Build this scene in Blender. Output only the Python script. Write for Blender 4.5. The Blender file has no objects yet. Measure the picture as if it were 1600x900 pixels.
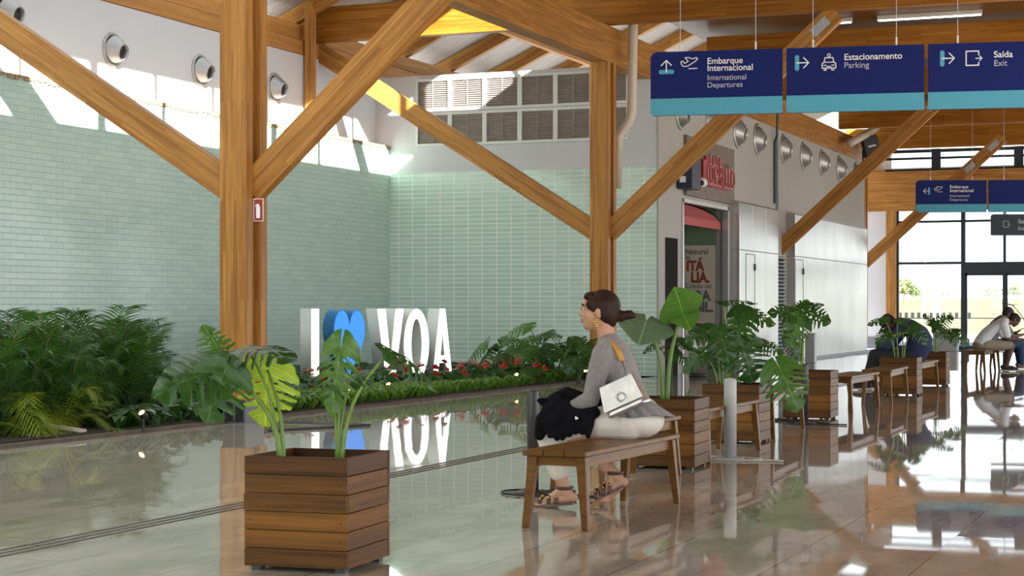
import bpy, bmesh, math, random
from mathutils import Vector, Matrix, Euler, noise
R = math.radians; PI = math.pi
# ---------------------------------------------------------------- camera, sky, sun, exposure
# x runs across the hall (+x right), y runs down the hall (away), z up.  The camera looks 21.8 deg left of the hall axis.
TH = R(21.8); CT, ST = math.cos(TH), math.sin(TH)
HC, FPX, HY = 1.28, 2800.0, 481.0
scene = bpy.context.scene
COL = scene.collection
cam = bpy.data.cameras.new('camera'); camo = bpy.data.objects.new('camera', cam); COL.objects.link(camo)
camo.location = (0, 0, HC); camo.rotation_euler = (R(90), 0, TH)
cam.sensor_width = 36; cam.lens = FPX / 1600 * 36; cam.shift_y = (HY - 450) / 1600
cam.clip_end = 3000; cam.clip_start = .1
scene.camera = camo
SUN_E, SKY_E, EXPOSURE = 30.0, 2.2, 0.5
w = bpy.data.worlds.new('world'); scene.world = w; w.use_nodes = True
wn = w.node_tree; bg = wn.nodes['Background']
tc = wn.nodes.new('ShaderNodeTexCoord'); sx = wn.nodes.new('ShaderNodeSeparateXYZ'); cr = wn.nodes.new('ShaderNodeValToRGB')
wn.links.new(tc.outputs['Generated'], sx.inputs[0]); wn.links.new(sx.outputs['Z'], cr.inputs[0]); wn.links.new(cr.outputs[0], bg.inputs['Color'])
cr.color_ramp.elements[0].color = (.93, .97, 1, 1); cr.color_ramp.elements[1].color = (.60, .80, 1, 1); cr.color_ramp.elements[1].position = .8
bg.inputs['Strength'].default_value = SKY_E
sl = bpy.data.lights.new('sun', 'SUN'); so = bpy.data.objects.new('sun', sl); COL.objects.link(so)
sl.energy = SUN_E; sl.angle = R(.6); sl.color = (1, .94, .86)
SUND = Vector((-1.57, 1.266, -1)).normalized()
so.rotation_euler = SUND.to_track_quat('-Z', 'Y').to_euler(); so.location = (20, -10, 30)
vs = scene.view_settings
scene.display_settings.display_device = 'sRGB'
vs.view_transform = 'Standard'; vs.look = 'None'; vs.gamma = 1; vs.use_curve_mapping = False; vs.exposure = EXPOSURE
scene.cycles.max_bounces = 10; scene.cycles.diffuse_bounces = 6; scene.cycles.glossy_bounces = 5; scene.cycles.transparent_max_bounces = 16
scene.cycles.sample_clamp_indirect = 6; scene.cycles.caustics_reflective = False; scene.cycles.caustics_refractive = False
rnd = random.Random(7)

def cw(X, Y, z):                       # camera-aligned metres (right, ahead) -> world
    return Vector((CT * X - ST * Y, ST * X + CT * Y, z))
def G(px, py, z=0):                    # where the sight line through a photo point meets the level z
    Y = (HC - z) * FPX / (py - HY); return cw((px - 800) / FPX * Y, Y, z)
def C(px, py, Y):                      # point at a given distance ahead
    return cw((px - 800) / FPX * Y, Y, HC + (HY - py) * Y / FPX)
def PX(px, py, x):                     # on a plane of constant x
    k = (px - 800) / FPX; Y = x / (CT * k - ST); return cw(k * Y, Y, HC + (HY - py) * Y / FPX)
def PY(px, py, y):                     # on a plane of constant y
    k = (px - 800) / FPX; Y = y / (ST * k + CT); return cw(k * Y, Y, HC + (HY - py) * Y / FPX)

# ---------------------------------------------------------------- node material helpers
MATS = {}
class NT:
    def __init__(s, name):
        s.m = bpy.data.materials.new(name); s.m.use_nodes = True; s.t = s.m.node_tree
        s.b = s.t.nodes['Principled BSDF']; s.o = s.t.nodes['Material Output']; MATS[name] = s.m
    def n(s, typ, **kw):
        x = s.t.nodes.new('ShaderNode' + typ)
        for k, v in kw.items():
            if k.startswith('i_'):
                key = k[2:]; key = int(key) if key.isdigit() else key.replace('_', ' ')
                s.put(x.inputs[key], v)
            else: setattr(x, k, v)
        return x
    def put(s, sock, v):
        if isinstance(v, bpy.types.NodeSocket): s.t.links.new(v, sock)
        else:
            if isinstance(v, (tuple, list)) and len(v) == 3 and sock.type == 'RGBA': v = (*v, 1)
            sock.default_value = v
    def set(s, **kw):
        for k, v in kw.items(): s.put(s.b.inputs[k.replace('_', ' ')], v)
        return s
    def math(s, op, a, b=None):
        x = s.n('Math', operation=op); s.put(x.inputs[0], a)
        if b is not None: s.put(x.inputs[1], b)
        return x.outputs[0]
    def mix(s, f, a, b, mode='MIX'):
        x = s.n('Mix', data_type='RGBA', blend_type=mode); s.put(x.inputs[0], f); s.put(x.inputs[6], a); s.put(x.inputs[7], b)
        return x.outputs[2]
    def ramp(s, f, *st):
        x = s.n('ValToRGB'); s.put(x.inputs[0], f); e = x.color_ramp.elements
        for i, (p, c) in enumerate(st):
            q = e[i] if i < 2 else e.new(p)
            q.position = p; q.color = (*c, 1)
        return x.outputs[0]
    def obj(s): return s.n('TexCoord').outputs['Object']
    def mapv(s, v, scale=(1, 1, 1), rot=(0, 0, 0), loc=(0, 0, 0)):
        x = s.n('Mapping'); s.put(x.inputs[0], v); x.inputs['Scale'].default_value = scale; x.inputs['Rotation'].default_value = rot; x.inputs['Location'].default_value = loc
        return x.outputs[0]
    def noise(s, v, scale=5, detail=4, rough=.5):
        return s.n('TexNoise', i_Vector=v, i_Scale=scale, i_Detail=detail, i_Roughness=rough).outputs['Fac']
    def bump(s, h, strength=.2, dist=.01):
        x = s.n('Bump', i_Strength=strength, i_Distance=dist, i_Height=h); s.put(s.b.inputs['Normal'], x.outputs[0]); return s

def plain(name, col, rough=.5, metal=0, var=.08, scale=6, **kw):
    t = NT(name); v = t.obj(); f = t.noise(v, scale, 3)
    a = tuple(c * (1 - var) for c in col); b = tuple(min(1, c * (1 + var)) for c in col)
    t.set(Base_Color=t.ramp(f, (.3, a), (.7, b)), Roughness=rough, Metallic=metal, **kw); return t.m

def wood(name, c1, c2, c3, row=.045, length=1.1, rough=.45, island=False, coat=0.0):
    t = NT(name); v = t.obj(); sp = t.n('SeparateXYZ', i_0=v)
    yz = t.math('ADD', sp.outputs[1], sp.outputs[2])
    cb = t.n('CombineXYZ', i_0=t.math('ADD', sp.outputs[0], length * .5), i_1=yz, i_2=0.0)
    br = t.n('TexBrick', i_Vector=cb.outputs[0], i_Scale=1.0, i_Mortar_Size=0.0, i_Bias=0.0, i_Brick_Width=length, i_Row_Height=row, offset=0.0 if length >= 3 else .5)
    br.inputs['Color1'].default_value = (*c1, 1); br.inputs['Color2'].default_value = (*c2, 1); br.inputs['Mortar'].default_value = (*c2, 1)
    g = t.noise(t.mapv(v, (1.2, 38, 38)), 1.0, 5, .6)
    g2 = t.noise(t.mapv(v, (.9, 9, 9), loc=(3, 1, 7)), 1.0, 3, .5)
    col = t.mix(t.ramp(g, (.40, (0, 0, 0)), (.74, (.75, .75, .75))), br.outputs[0], c3)
    col = t.mix(t.ramp(g2, (.45, (0, 0, 0)), (.75, (.5, .5, .5))), col, c3)
    if island:
        ri = t.n('NewGeometry').outputs['Random Per Island']
        col = t.mix(1.0, col, t.ramp(ri, (0, (.60, .54, .48)), (1, (1.75, 1.68, 1.55))), 'MULTIPLY')
    t.set(Base_Color=col, Roughness=rough, Specular_IOR_Level=.2)
    if coat: t.set(Coat_Weight=coat, Coat_Roughness=.2)
    t.bump(g, .12, .004); return t.m

M = {}
M['glulam'] = wood('glulam timber', (.56, .275, .072), (.39, .17, .038), (.19, .07, .015))
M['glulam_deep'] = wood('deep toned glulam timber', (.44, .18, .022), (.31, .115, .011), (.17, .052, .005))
M['glulam_pale'] = wood('pale glulam timber', (.58, .29, .09), (.48, .22, .06), (.33, .14, .035))
M['planter'] = wood('planter boards', (.165, .073, .013), (.105, .043, .007), (.024, .009, .002), row=.3, length=3, rough=.5, island=True)
M['bench'] = wood('bench wood', (.21, .095, .018), (.16, .07, .012), (.075, .03, .005), row=.2, length=3, rough=.4)
M['deck'] = wood('roof deck boards', (.15, .07, .022), (.12, .052, .013), (.075, .03, .008), row=.12, length=3)
M['sign_wood'] = wood('grey wood board', (.22, .17, .14), (.17, .13, .11), (.10, .075, .06), row=.16, length=6)
M['grey_wall'] = plain('grey painted wall', (.64, .64, .67), .7, var=.02, scale=1)
M['warm_wall'] = plain('light grey wall panel', (.40, .39, .375), .6, var=.03, scale=.8)
M['dark_metal'] = plain('dark window frame', (.035, .042, .055), .4, .3)
M['black'] = plain('black plastic', (.012, .012, .014), .45)
M['steel'] = plain('brushed steel', (.55, .55, .55), .28, 1.0)
M['spun'] = plain('spun aluminium', (.40, .395, .385), .42, .55, var=.03)
M['galv'] = plain('galvanised steel', (.45, .46, .47), .4, .9)
M['alu'] = plain('aluminium frame', (.55, .56, .56), .35, .8)
M['white'] = plain('white painted metal', (.75, .75, .73), .4, var=.02)
M['pvc'] = plain('cream drain pipe', (.62, .56, .46), .4, var=.04)
M['cable'] = plain('black cable', (.01, .01, .01), .5)
M['white_cable'] = plain('white cable', (.6, .6, .55), .5)
M['post_dark'] = plain('charcoal post', (.045, .043, .045), .4)
M['post_light'] = plain('light grey post', (.45, .47, .46), .4)
M['soil'] = plain('dark soil', (.035, .024, .015), .95, var=.5, scale=40)
M['gravel'] = plain('planter gravel', (.16, .13, .10), .9, var=.5, scale=60)
M['kerb'] = plain('stone kerb', (.14, .115, .095), .85, var=.15, scale=8, Specular_IOR_Level=.1)
M['navy'] = plain('navy sign board', (.006, .014, .12), .55, var=.02, Specular_IOR_Level=.15)
M['cyan'] = plain('light blue sign band', (.09, .37, .52), .5, var=.02, Specular_IOR_Level=.2)
M['sign_grey'] = plain('slate sign board', (.028, .042, .06), .5, var=.02, Specular_IOR_Level=.2)
M['letter'] = plain('sign lettering', (.85, .85, .85), .4, var=.01)
M['letter_dim'] = plain('sign lettering light', (.5, .53, .62), .4, var=.01)
M['red'] = plain('red paint', (.32, .010, .010), .3, var=.04)
M['awning'] = plain('red awning fabric', (.26, .008, .012), .6, var=.1)
M['awning2'] = plain('pink red awning edge', (.42, .06, .06), .6, var=.1)
M['cream'] = plain('cream panel', (.60, .55, .47), .5, var=.02)
M['brick_ink'] = plain('brick red lettering', (.30, .055, .02), .5)
M['grey_ink'] = plain('grey green lettering', (.14, .15, .13), .5)
M['rope'] = plain('rough brown edge', (.32, .22, .12), .8, var=.5, scale=50)
M['louvre'] = plain('louvre blades', (.36, .31, .28), .5, .2, var=.1)
M['grass'] = plain('dry field grass', (.13, .12, .05), .9, var=.3, scale=.3)
M['paving'] = plain('outdoor paving', (.11, .11, .105), .8, var=.08, scale=.5)
M['counter'] = plain('kiosk counter', (.18, .10, .05), .4)
M['spadix'] = plain('orange spadix', (.45, .20, .04), .6)
M['gold'] = plain('gold metal', (.8, .5, .12), .25, 1.0)
M['green_wall'] = plain('kiosk green wall', (.16, .24, .15), .5, var=.05)

def emit(name, col, s):
    t = NT(name); t.set(Base_Color=tuple(c * .8 for c in col), Roughness=.4, Emission_Color=col, Emission_Strength=s); return t.m
M['lit_white'] = emit('lit white letter face', (1, .98, .95), 1.0)
M['lit_blue'] = emit('lit blue heart face', (.03, .28, .95), .55)
M['blue_side'] = plain('blue heart side', (.02, .17, .42), .3)
M['lamp'] = emit('warm garden lamp', (1, .55, .12), 14)
M['led'] = emit('linear light', (1, .97, .9), 3.0)  # glow of the stand-in roof slits, shared with the downlight lens

def glass(name):
    t = NT(name); tr = t.n('BsdfTransparent'); gl = t.n('BsdfGlossy', i_Roughness=.02); lw = t.n('LayerWeight', i_Blend=.5)
    tr.inputs[0].default_value = (.93, .95, .95, 1)
    mx = t.n('MixShader', i_0=t.math('ADD', .04, t.math('MULTIPLY', t.math('POWER', lw.outputs['Facing'], 5.0), .9))); t.t.links.new(tr.outputs[0], mx.inputs[1]); t.t.links.new(gl.outputs[0], mx.inputs[2])
    t.t.links.new(mx.outputs[0], t.o.inputs[0]); return t.m
M['glass'] = glass('window glass')
def frosted():
    t = NT('frosted roof panel'); tr = t.n('BsdfTranslucent'); tr.inputs[0].default_value = (.80, .82, .82, 1); df = t.n('BsdfDiffuse'); df.inputs[0].default_value = (.7, .7, .7, 1)
    mx = t.n('MixShader', i_0=.25); t.t.links.new(tr.outputs[0], mx.inputs[1]); t.t.links.new(df.outputs[0], mx.inputs[2]); t.t.links.new(mx.outputs[0], t.o.inputs[0]); return t.m
M['frosted'] = frosted()  # translucent sheet for the skylights added to brighten the hall

def tiles(name, axis, bw, rh, offset, mort, joint, ms=.006):
    t = NT(name); v = t.obj(); sp = t.n('SeparateXYZ', i_0=v)
    cb = t.n('CombineXYZ', i_0=sp.outputs[axis], i_1=sp.outputs[2], i_2=0.0)
    br = t.n('TexBrick', i_Vector=cb.outputs[0], i_Scale=1.0, i_Mortar_Size=ms, i_Mortar_Smooth=.3, i_Brick_Width=bw, i_Row_Height=rh, offset=offset, squash=1)
    c = (.31, .41, .345)
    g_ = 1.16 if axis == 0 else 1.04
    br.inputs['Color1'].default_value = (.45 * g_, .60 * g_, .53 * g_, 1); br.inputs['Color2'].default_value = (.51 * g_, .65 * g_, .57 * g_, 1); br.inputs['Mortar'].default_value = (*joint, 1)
    row = t.math('FLOOR', t.math('DIVIDE', sp.outputs[2], rh)); colm = t.math('FLOOR', t.math('ADD', t.math('DIVIDE', sp.outputs[axis], bw), t.math('MULTIPLY', t.math('MODULO', t.math('ABSOLUTE', row), 2.0), offset)))
    wn_ = t.n('TexWhiteNoise', noise_dimensions='2D', i_Vector=t.n('CombineXYZ', i_0=row, i_1=colm).outputs[0])
    vm = t.n('VectorMath', operation='MULTIPLY_ADD'); t.put(vm.inputs[0], wn_.outputs['Color']); vm.inputs[1].default_value = (.022, .022, .022)
    sb = t.n('VectorMath', operation='ADD'); t.put(sb.inputs[0], t.n('NewGeometry').outputs['Normal']); sb.inputs[1].default_value = (-.011, -.011, -.011)
    t.put(vm.inputs[2], sb.outputs[0])
    nz = t.n('VectorMath', operation='NORMALIZE'); t.put(nz.inputs[0], vm.outputs[0])
    bp = t.n('Bump', i_Strength=.5, i_Distance=.004, i_Height=t.math('SUBTRACT', 1.0, br.outputs['Fac'])); t.put(bp.inputs['Normal'], nz.outputs[0])
    t.set(Base_Color=br.outputs[0], Roughness=t.math('ADD', .16, t.math('MULTIPLY', br.outputs['Fac'], .5)), Normal=bp.outputs[0], Specular_IOR_Level=.5); return t.m
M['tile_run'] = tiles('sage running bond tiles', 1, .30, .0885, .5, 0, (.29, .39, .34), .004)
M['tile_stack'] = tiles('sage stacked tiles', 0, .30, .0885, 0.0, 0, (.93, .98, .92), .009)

def floor_mat():
    t = NT('polished stone floor'); v = t.obj(); sp = t.n('SeparateXYZ', i_0=v)
    BW, RH = 1.35, .67
    yy = t.math('ADD', sp.outputs[1], 100 * BW + .55); xx = t.math('ADD', sp.outputs[0], 200 * RH + .08)
    cb = t.n('CombineXYZ', i_0=yy, i_1=xx, i_2=0.0)
    br = t.n('TexBrick', i_Vector=cb.outputs[0], i_Scale=1.0, i_Mortar_Size=.004, i_Mortar_Smooth=.2, i_Brick_Width=BW, i_Row_Height=RH, offset=.5)
    br.inputs['Color1'].default_value = (.52, .465, .38, 1); br.inputs['Color2'].default_value = (.60, .545, .455, 1); br.inputs['Mortar'].default_value = (.16, .135, .105, 1)
    n1 = t.noise(t.mapv(v, (1.6, .5, 1)), 2.2, 6, .65); n2 = t.noise(v, 30, 4, .7)
    col = t.mix(t.ramp(n1, (.38, (0, 0, 0)), (.72, (.85, .85, .85))), br.outputs[0], (.29, .26, .21))
    col = t.mix(t.ramp(n2, (.45, (0, 0, 0)), (.8, (.35, .35, .35))), col, (.52, .48, .42))
    row = t.math('FLOOR', t.math('DIVIDE', xx, RH)); c0 = t.math('FLOOR', t.math('ADD', t.math('DIVIDE', yy, BW), t.math('MULTIPLY', t.math('MODULO', row, 2.0), .5)))
    wn_ = t.n('TexWhiteNoise', noise_dimensions='2D', i_Vector=t.n('CombineXYZ', i_0=row, i_1=c0).outputs[0])
    vm = t.n('VectorMath', operation='MULTIPLY_ADD'); t.put(vm.inputs[0], wn_.outputs['Color']); vm.inputs[1].default_value = (.004, .004, 0)
    sb = t.n('VectorMath', operation='ADD'); t.put(sb.inputs[0], t.n('NewGeometry').outputs['Normal']); sb.inputs[1].default_value = (-.002, -.002, 0)
    t.put(vm.inputs[2], sb.outputs[0]); nz = t.n('VectorMath', operation='NORMALIZE'); t.put(nz.inputs[0], vm.outputs[0])
    bp = t.n('Bump', i_Strength=.006, i_Distance=.01, i_Height=t.noise(v, 3.0, 2, .5)); t.put(bp.inputs['Normal'], nz.outputs[0])
    rg = t.math('ADD', .012, t.math('MULTIPLY', t.noise(v, 1.3, 4), .03))
    t.set(Base_Color=col, Roughness=rg, Normal=bp.outputs[0], IOR=1.5); return t.m
M['floor'] = floor_mat()

def panel_mat():
    t = NT('brushed white metal cladding'); v = t.obj(); sp = t.n('SeparateXYZ', i_0=v)
    n1 = t.noise(t.mapv(v, (.6, .8, .7)), 1.0, 2, .4)
    t.set(Base_Color=t.ramp(n1, (.3, (.44, .425, .405)), (.7, (.53, .51, .485))), Metallic=.7, Roughness=.3)
    t.bump(n1, .35, .05); return t.m
M['clad'] = panel_mat()

def corr():
    t = NT('corrugated roof sheet'); v = t.obj()
    wv = t.n('TexWave', i_Vector=v, i_Scale=3.2, bands_direction='Y'); n1 = t.noise(t.mapv(v, (1, 8, 1)), 2, 4)
    t.set(Base_Color=t.ramp(n1, (.3, (.30, .26, .22)), (.7, (.44, .40, .36))), Roughness=.45, Metallic=.4); t.bump(wv.outputs['Fac'], .6, .03); return t.m
M['corr'] = corr()

def leafm(name, c1, c2, rough=.38, tl=.35, veins=False):
    t = NT(name); v = t.obj(); f = t.noise(v, 7, 4); ri = t.n('ObjectInfo').outputs['Random']
    col = t.ramp(f, (.3, c1), (.7, c2))
    if veins:                                             # pale midrib and side veins, in the leaf's own frame
        sp = t.n('SeparateXYZ', i_0=v); ax = t.math('ABSOLUTE', sp.outputs[0])
        yy = t.math('SUBTRACT', sp.outputs[1], t.math('MULTIPLY', t.math('POWER', ax, 1.4), .55))
        sv = t.math('LESS_THAN', t.math('ABSOLUTE', t.math('SUBTRACT', t.math('FRACT', t.math('MULTIPLY', yy, 7.0)), .5)), .035)
        vn = t.math('MAXIMUM', t.math('LESS_THAN', ax, .010), t.math('MULTIPLY', sv, .6))
        col = t.mix(t.math('MULTIPLY', vn, .55), col, tuple(min(1, c * 2.2 + .03) for c in c2))
    col = t.mix(1.0, col, t.ramp(ri, (0, (.72, .78, .75)), (1, (1.25, 1.15, 1.0))), 'MULTIPLY')
    t.set(Base_Color=col, Roughness=rough, Specular_IOR_Level=.35)
    tr = t.n('BsdfTranslucent'); t.put(tr.inputs[0], t.mix(1.0, col, (1.3, 1.5, .5), 'MULTIPLY'))
    mx = t.n('MixShader', i_0=tl); t.t.links.new(t.b.outputs[0], mx.inputs[1]); t.t.links.new(tr.outputs[0], mx.inputs[2]); t.t.links.new(mx.outputs[0], t.o.inputs[0])
    return t.m
M['leaf'] = leafm('dark green leaf', (.022, .070, .016), (.042, .112, .024), .3, .22, veins=True)
M['leaf_mid'] = leafm('mid green leaf', (.05, .14, .025), (.09, .20, .04), .32, .28, veins=True)
M['leaf_lime'] = leafm('lime green leaf', (.26, .42, .06), (.38, .52, .10), tl=.45, veins=True)
M['leaf_grey'] = leafm('grey green leaf', (.07, .12, .075), (.10, .16, .10), tl=.15, veins=True)
M['palm'] = leafm('palm leaflet', (.028, .085, .017), (.065, .15, .028))
M['palm_y'] = leafm('yellow palm leaflet', (.19, .28, .035), (.36, .43, .06))
M['cover'] = leafm('grassy ground cover', (.10, .22, .035), (.20, .34, .06))
M['stem'] = leafm('green stem', (.12, .22, .04), (.19, .31, .07), tl=.05)
M['stem_d'] = leafm('dark stem', (.05, .09, .03), (.08, .13, .04), tl=.05)
M['spathe'] = leafm('red anthurium flower', (.30, .010, .012), (.42, .03, .02), .25, .2)
M['tree'] = leafm('tree foliage', (.13, .17, .07), (.22, .25, .11), .8, .2)

# ---------------------------------------------------------------- mesh helpers
class MB:
    def __init__(s): s.v = []; s.f = []
    def add(s, vs, fs):
        o = len(s.v); s.v += [tuple(p) for p in vs]; s.f += [tuple(i + o for i in f) for f in fs]; return s
    def box(s, c, d, mat=None):
        x, y, z = d[0] / 2, d[1] / 2, d[2] / 2
        vs = [Vector((sx * x, sy * y, sz * z)) for sz in (-1, 1) for sy in (-1, 1) for sx in (-1, 1)]
        if mat is not None: vs = [mat @ p for p in vs]
        c = Vector(c); vs = [p + c for p in vs]
        return s.add(vs, [(0, 2, 3, 1), (4, 5, 7, 6), (0, 1, 5, 4), (2, 6, 7, 3), (0, 4, 6, 2), (1, 3, 7, 5)])
    def b2(s, x0, x1, y0, y1, z0, z1): return s.box(((x0 + x1) / 2, (y0 + y1) / 2, (z0 + z1) / 2), (abs(x1 - x0), abs(y1 - y0), abs(z1 - z0)))
    def hexa(s, lo, hi):                                  # 4 lower corners, 4 upper corners
        return s.add(list(lo) + list(hi), [(3, 2, 1, 0), (4, 5, 6, 7), (0, 1, 5, 4), (1, 2, 6, 5), (2, 3, 7, 6), (3, 0, 4, 7)])
    def tube(s, pts, r, n=8, cap=True, flat=1.0):
        pts = [Vector(p) for p in pts]; m = len(pts); rs = r if isinstance(r, (list, tuple)) else [r] * m
        o = len(s.v); up = None
        for i, p in enumerate(pts):
            d = (pts[min(i + 1, m - 1)] - pts[max(i - 1, 0)]).normalized()
            if up is None: up = d.orthogonal().normalized()
            up = (up - d * up.dot(d)); up = up.normalized() if up.length > 1e-6 else d.orthogonal().normalized()
            q = d.cross(up)
            for k in range(n):
                a = 2 * PI * k / n; s.v.append(tuple(p + up * math.cos(a) * rs[i] + q * math.sin(a) * rs[i] * flat))
        for i in range(m - 1):
            for k in range(n):
                a, b = o + i * n + k, o + i * n + (k + 1) % n; s.f.append((a, b, b + n, a + n))
        if cap: s.f.append(tuple(o + k for k in range(n))[::-1]); s.f.append(tuple(o + (m - 1) * n + k for k in range(n)))
        return s
    def lathe(s, prof, n=24, c=(0, 0, 0), mat=None):
        o = len(s.v); c = Vector(c)
        for r, z in prof:
            for k in range(n):
                p = Vector((max(r, 1e-4) * math.cos(2 * PI * k / n), max(r, 1e-4) * math.sin(2 * PI * k / n), z))
                s.v.append(tuple((mat @ p if mat is not None else p) + c))
        for i in range(len(prof) - 1):
            for k in range(n):
                a, b = o + i * n + k, o + i * n + (k + 1) % n; s.f.append((a, b, b + n, a + n))
        return s
    def ell(s, c, r, n=14, m=10, mat=None):
        if isinstance(r, (int, float)): r = (r, r, r)
        c = Vector(c); o = len(s.v); vs = []; fs = []
        vs.append(Vector((0, 0, -r[2])))
        for i in range(1, m):
            a = -PI / 2 + PI * i / m
            for k in range(n): vs.append(Vector((r[0] * math.cos(a) * math.cos(2 * PI * k / n), r[1] * math.cos(a) * math.sin(2 * PI * k / n), r[2] * math.sin(a))))
        vs.append(Vector((0, 0, r[2]))); L = len(vs) - 1
        for k in range(n): fs.append((0, 1 + (k + 1) % n, 1 + k)); fs.append((L, L - n + k, L - n + (k + 1) % n))
        for i in range(m - 2):
            for k in range(n):
                a, b = 1 + i * n + k, 1 + i * n + (k + 1) % n; fs.append((a, b, b + n, a + n))
        return s.add([(mat @ p if mat is not None else p) + c for p in vs], fs)
    def capsule(s, p0, r0, p1, r1, n=12):
        p0, p1 = Vector(p0), Vector(p1); s.ell(p0, r0, n, 8); s.ell(p1, r1, n, 8); return s.tube([p0, p1], [r0, r1], n)
    def limb(s, *pr):                                     # (point, radius), (point, radius) ...
        for (a, ra), (b, rb) in zip(pr, pr[1:]): s.capsule(a, ra, b, rb)
        return s
    def build(s, name, mat, parent=None, smooth=False, bevel=0, mtx=None):
        me = bpy.data.meshes.new(name); me.from_pydata(s.v, [], s.f); me.validate()
        bm = bmesh.new(); bm.from_mesh(me); bmesh.ops.recalc_face_normals(bm, faces=bm.faces) if not getattr(s, 'open', False) else None; bm.to_mesh(me); bm.free()
        if smooth: me.polygons.foreach_set('use_smooth', [True] * len(me.polygons))
        me.materials.append(M[mat] if isinstance(mat, str) else mat)
        o = bpy.data.objects.new(name, me); COL.objects.link(o)
        if parent is not None: o.parent = parent
        if mtx is not None: o.matrix_local = mtx
        if bevel:
            b = o.modifiers.new('bevel', 'BEVEL'); b.width = bevel; b.segments = 2; b.limit_method = 'ANGLE'
        return o

def tag(o, label=None, cat=None, group=None, kind=None):
    if label: o['label'] = label
    if cat: o['category'] = cat
    if group: o['group'] = group
    if kind: o['kind'] = kind
    return o
def empty(name, loc=(0, 0, 0), rz=0, label=None, cat=None, group=None, scale=1):
    o = bpy.data.objects.new(name, None); COL.objects.link(o); o.location = loc; o.rotation_euler = (0, 0, rz); o.scale = (scale,) * 3
    o.empty_display_size = .1
    return tag(o, label, cat, group)
def struct(o): o['kind'] = 'structure'; return o
def copy_tree(o, parent=None):
    c = o.copy(); COL.objects.link(c)
    if parent is not None: c.parent = parent
    for ch in list(o.children): copy_tree(ch, c)
    return c
def bake(o):                                              # freeze modifiers into the mesh
    dg = bpy.context.evaluated_depsgraph_get(); me = bpy.data.meshes.new_from_object(o.evaluated_get(dg)); o.modifiers.clear(); o.data = me; return o
def blob(mb, name, mat, parent, voxel=.01, it=6, bump=None):
    o = mb.build(name, mat, None, True)
    r = o.modifiers.new('r', 'REMESH'); r.mode = 'VOXEL'; r.voxel_size = voxel; r.use_smooth_shade = True
    sm = o.modifiers.new('s', 'SMOOTH'); sm.iterations = it; sm.factor = .5
    bake(o)
    if parent is not None: o.parent = parent
    return o
def shape2d(loops, depth, name, mat, parent=None, mtx=None, bevel=0):     # outlines (with holes) extruded; lies in local xy, from z=0 to depth
    cu = bpy.data.curves.new(name, 'CURVE'); cu.dimensions = '2D'; cu.fill_mode = 'BOTH'; cu.extrude = depth / 2; cu.bevel_depth = bevel
    for lp in loops:
        sp = cu.splines.new('POLY'); sp.points.add(len(lp) - 1); sp.use_cyclic_u = True
        for p, q in zip(sp.points, lp): p.co = (q[0], q[1], 0, 1)
    t = bpy.data.objects.new(name, cu); COL.objects.link(t)
    dg = bpy.context.evaluated_depsgraph_get(); me = bpy.data.meshes.new_from_object(t.evaluated_get(dg))
    bpy.data.objects.remove(t); bpy.data.curves.remove(cu)
    me.transform(Matrix.Translation((0, 0, depth / 2))); me.materials.clear(); me.materials.append(M[mat] if isinstance(mat, str) else mat)
    o = bpy.data.objects.new(name, me); COL.objects.link(o)
    if parent is not None: o.parent = parent
    if mtx is not None: o.matrix_local = mtx
    return o
def text(body, size, name, mat, parent=None, mtx=None, ext=.002, bold=0, sx=1, align='LEFT'):
    cu = bpy.data.curves.new(name, 'FONT'); cu.body = body; cu.size = size; cu.extrude = ext; cu.offset = bold; cu.align_x = align
    t = bpy.data.objects.new(name, cu); COL.objects.link(t)
    dg = bpy.context.evaluated_depsgraph_get(); me = bpy.data.meshes.new_from_object(t.evaluated_get(dg))
    bpy.data.objects.remove(t); bpy.data.curves.remove(cu)
    me.transform(Matrix.Diagonal((sx, 1, 1, 1))); me.materials.clear(); me.materials.append(M[mat] if isinstance(mat, str) else mat)
    o = bpy.data.objects.new(name, me); COL.objects.link(o)
    if parent is not None: o.parent = parent
    if mtx is not None: o.matrix_local = mtx
    return o
def along(p0, p1, up=(0, 0, 1)):                          # frame with local X from p0 to p1
    p0, p1 = Vector(p0), Vector(p1); x = (p1 - p0).normalized(); u = Vector(up)
    y = u.cross(x); y = y.normalized() if y.length > 1e-5 else Vector((0, 1, 0)); z = x.cross(y)
    m = Matrix((x, y, z)).transposed().to_4x4(); m.translation = p0; return m
def bar(name, p0, p1, wd, ht, mat, parent=None, bevel=.006, up=(0, 0, 1)):
    L = (Vector(p1) - Vector(p0)).length
    return MB().box((L / 2, 0, 0), (L, wd, ht)).build(name, mat, parent, bevel=bevel, mtx=along(p0, p1, up))
FACE_CAM = Matrix(((1, 0, 0), (0, 0, -1), (0, 1, 0))).to_4x4()        # local xy lying upright, facing -y
FACE_RIGHT = Matrix(((0, 0, 1), (1, 0, 0), (0, 1, 0))).to_4x4()       # upright on a wall facing +x, text running along +y
def TR(*p): return Matrix.Translation(p)
# ---------------------------------------------------------------- the hall
XW, XB, XT, XG, YB, YF, XC = -9.92, -9.72, -15.5, -15.8, 32.2, 57.0, -10.21     # hall wall, cladding, tiled wall, grey wall, end wall, glazed end, column line
YC = [17.46, 29.84, 42.24, 53.6]
fl = struct(MB().b2(-10.28, 14, -14, YF, -.2, 0).build('floor', 'floor'))
struct(MB().b2(-10.28, -9.92, 32.2, 33.0, -.19, -.001).build('floor_edge', 'floor'))
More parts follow.
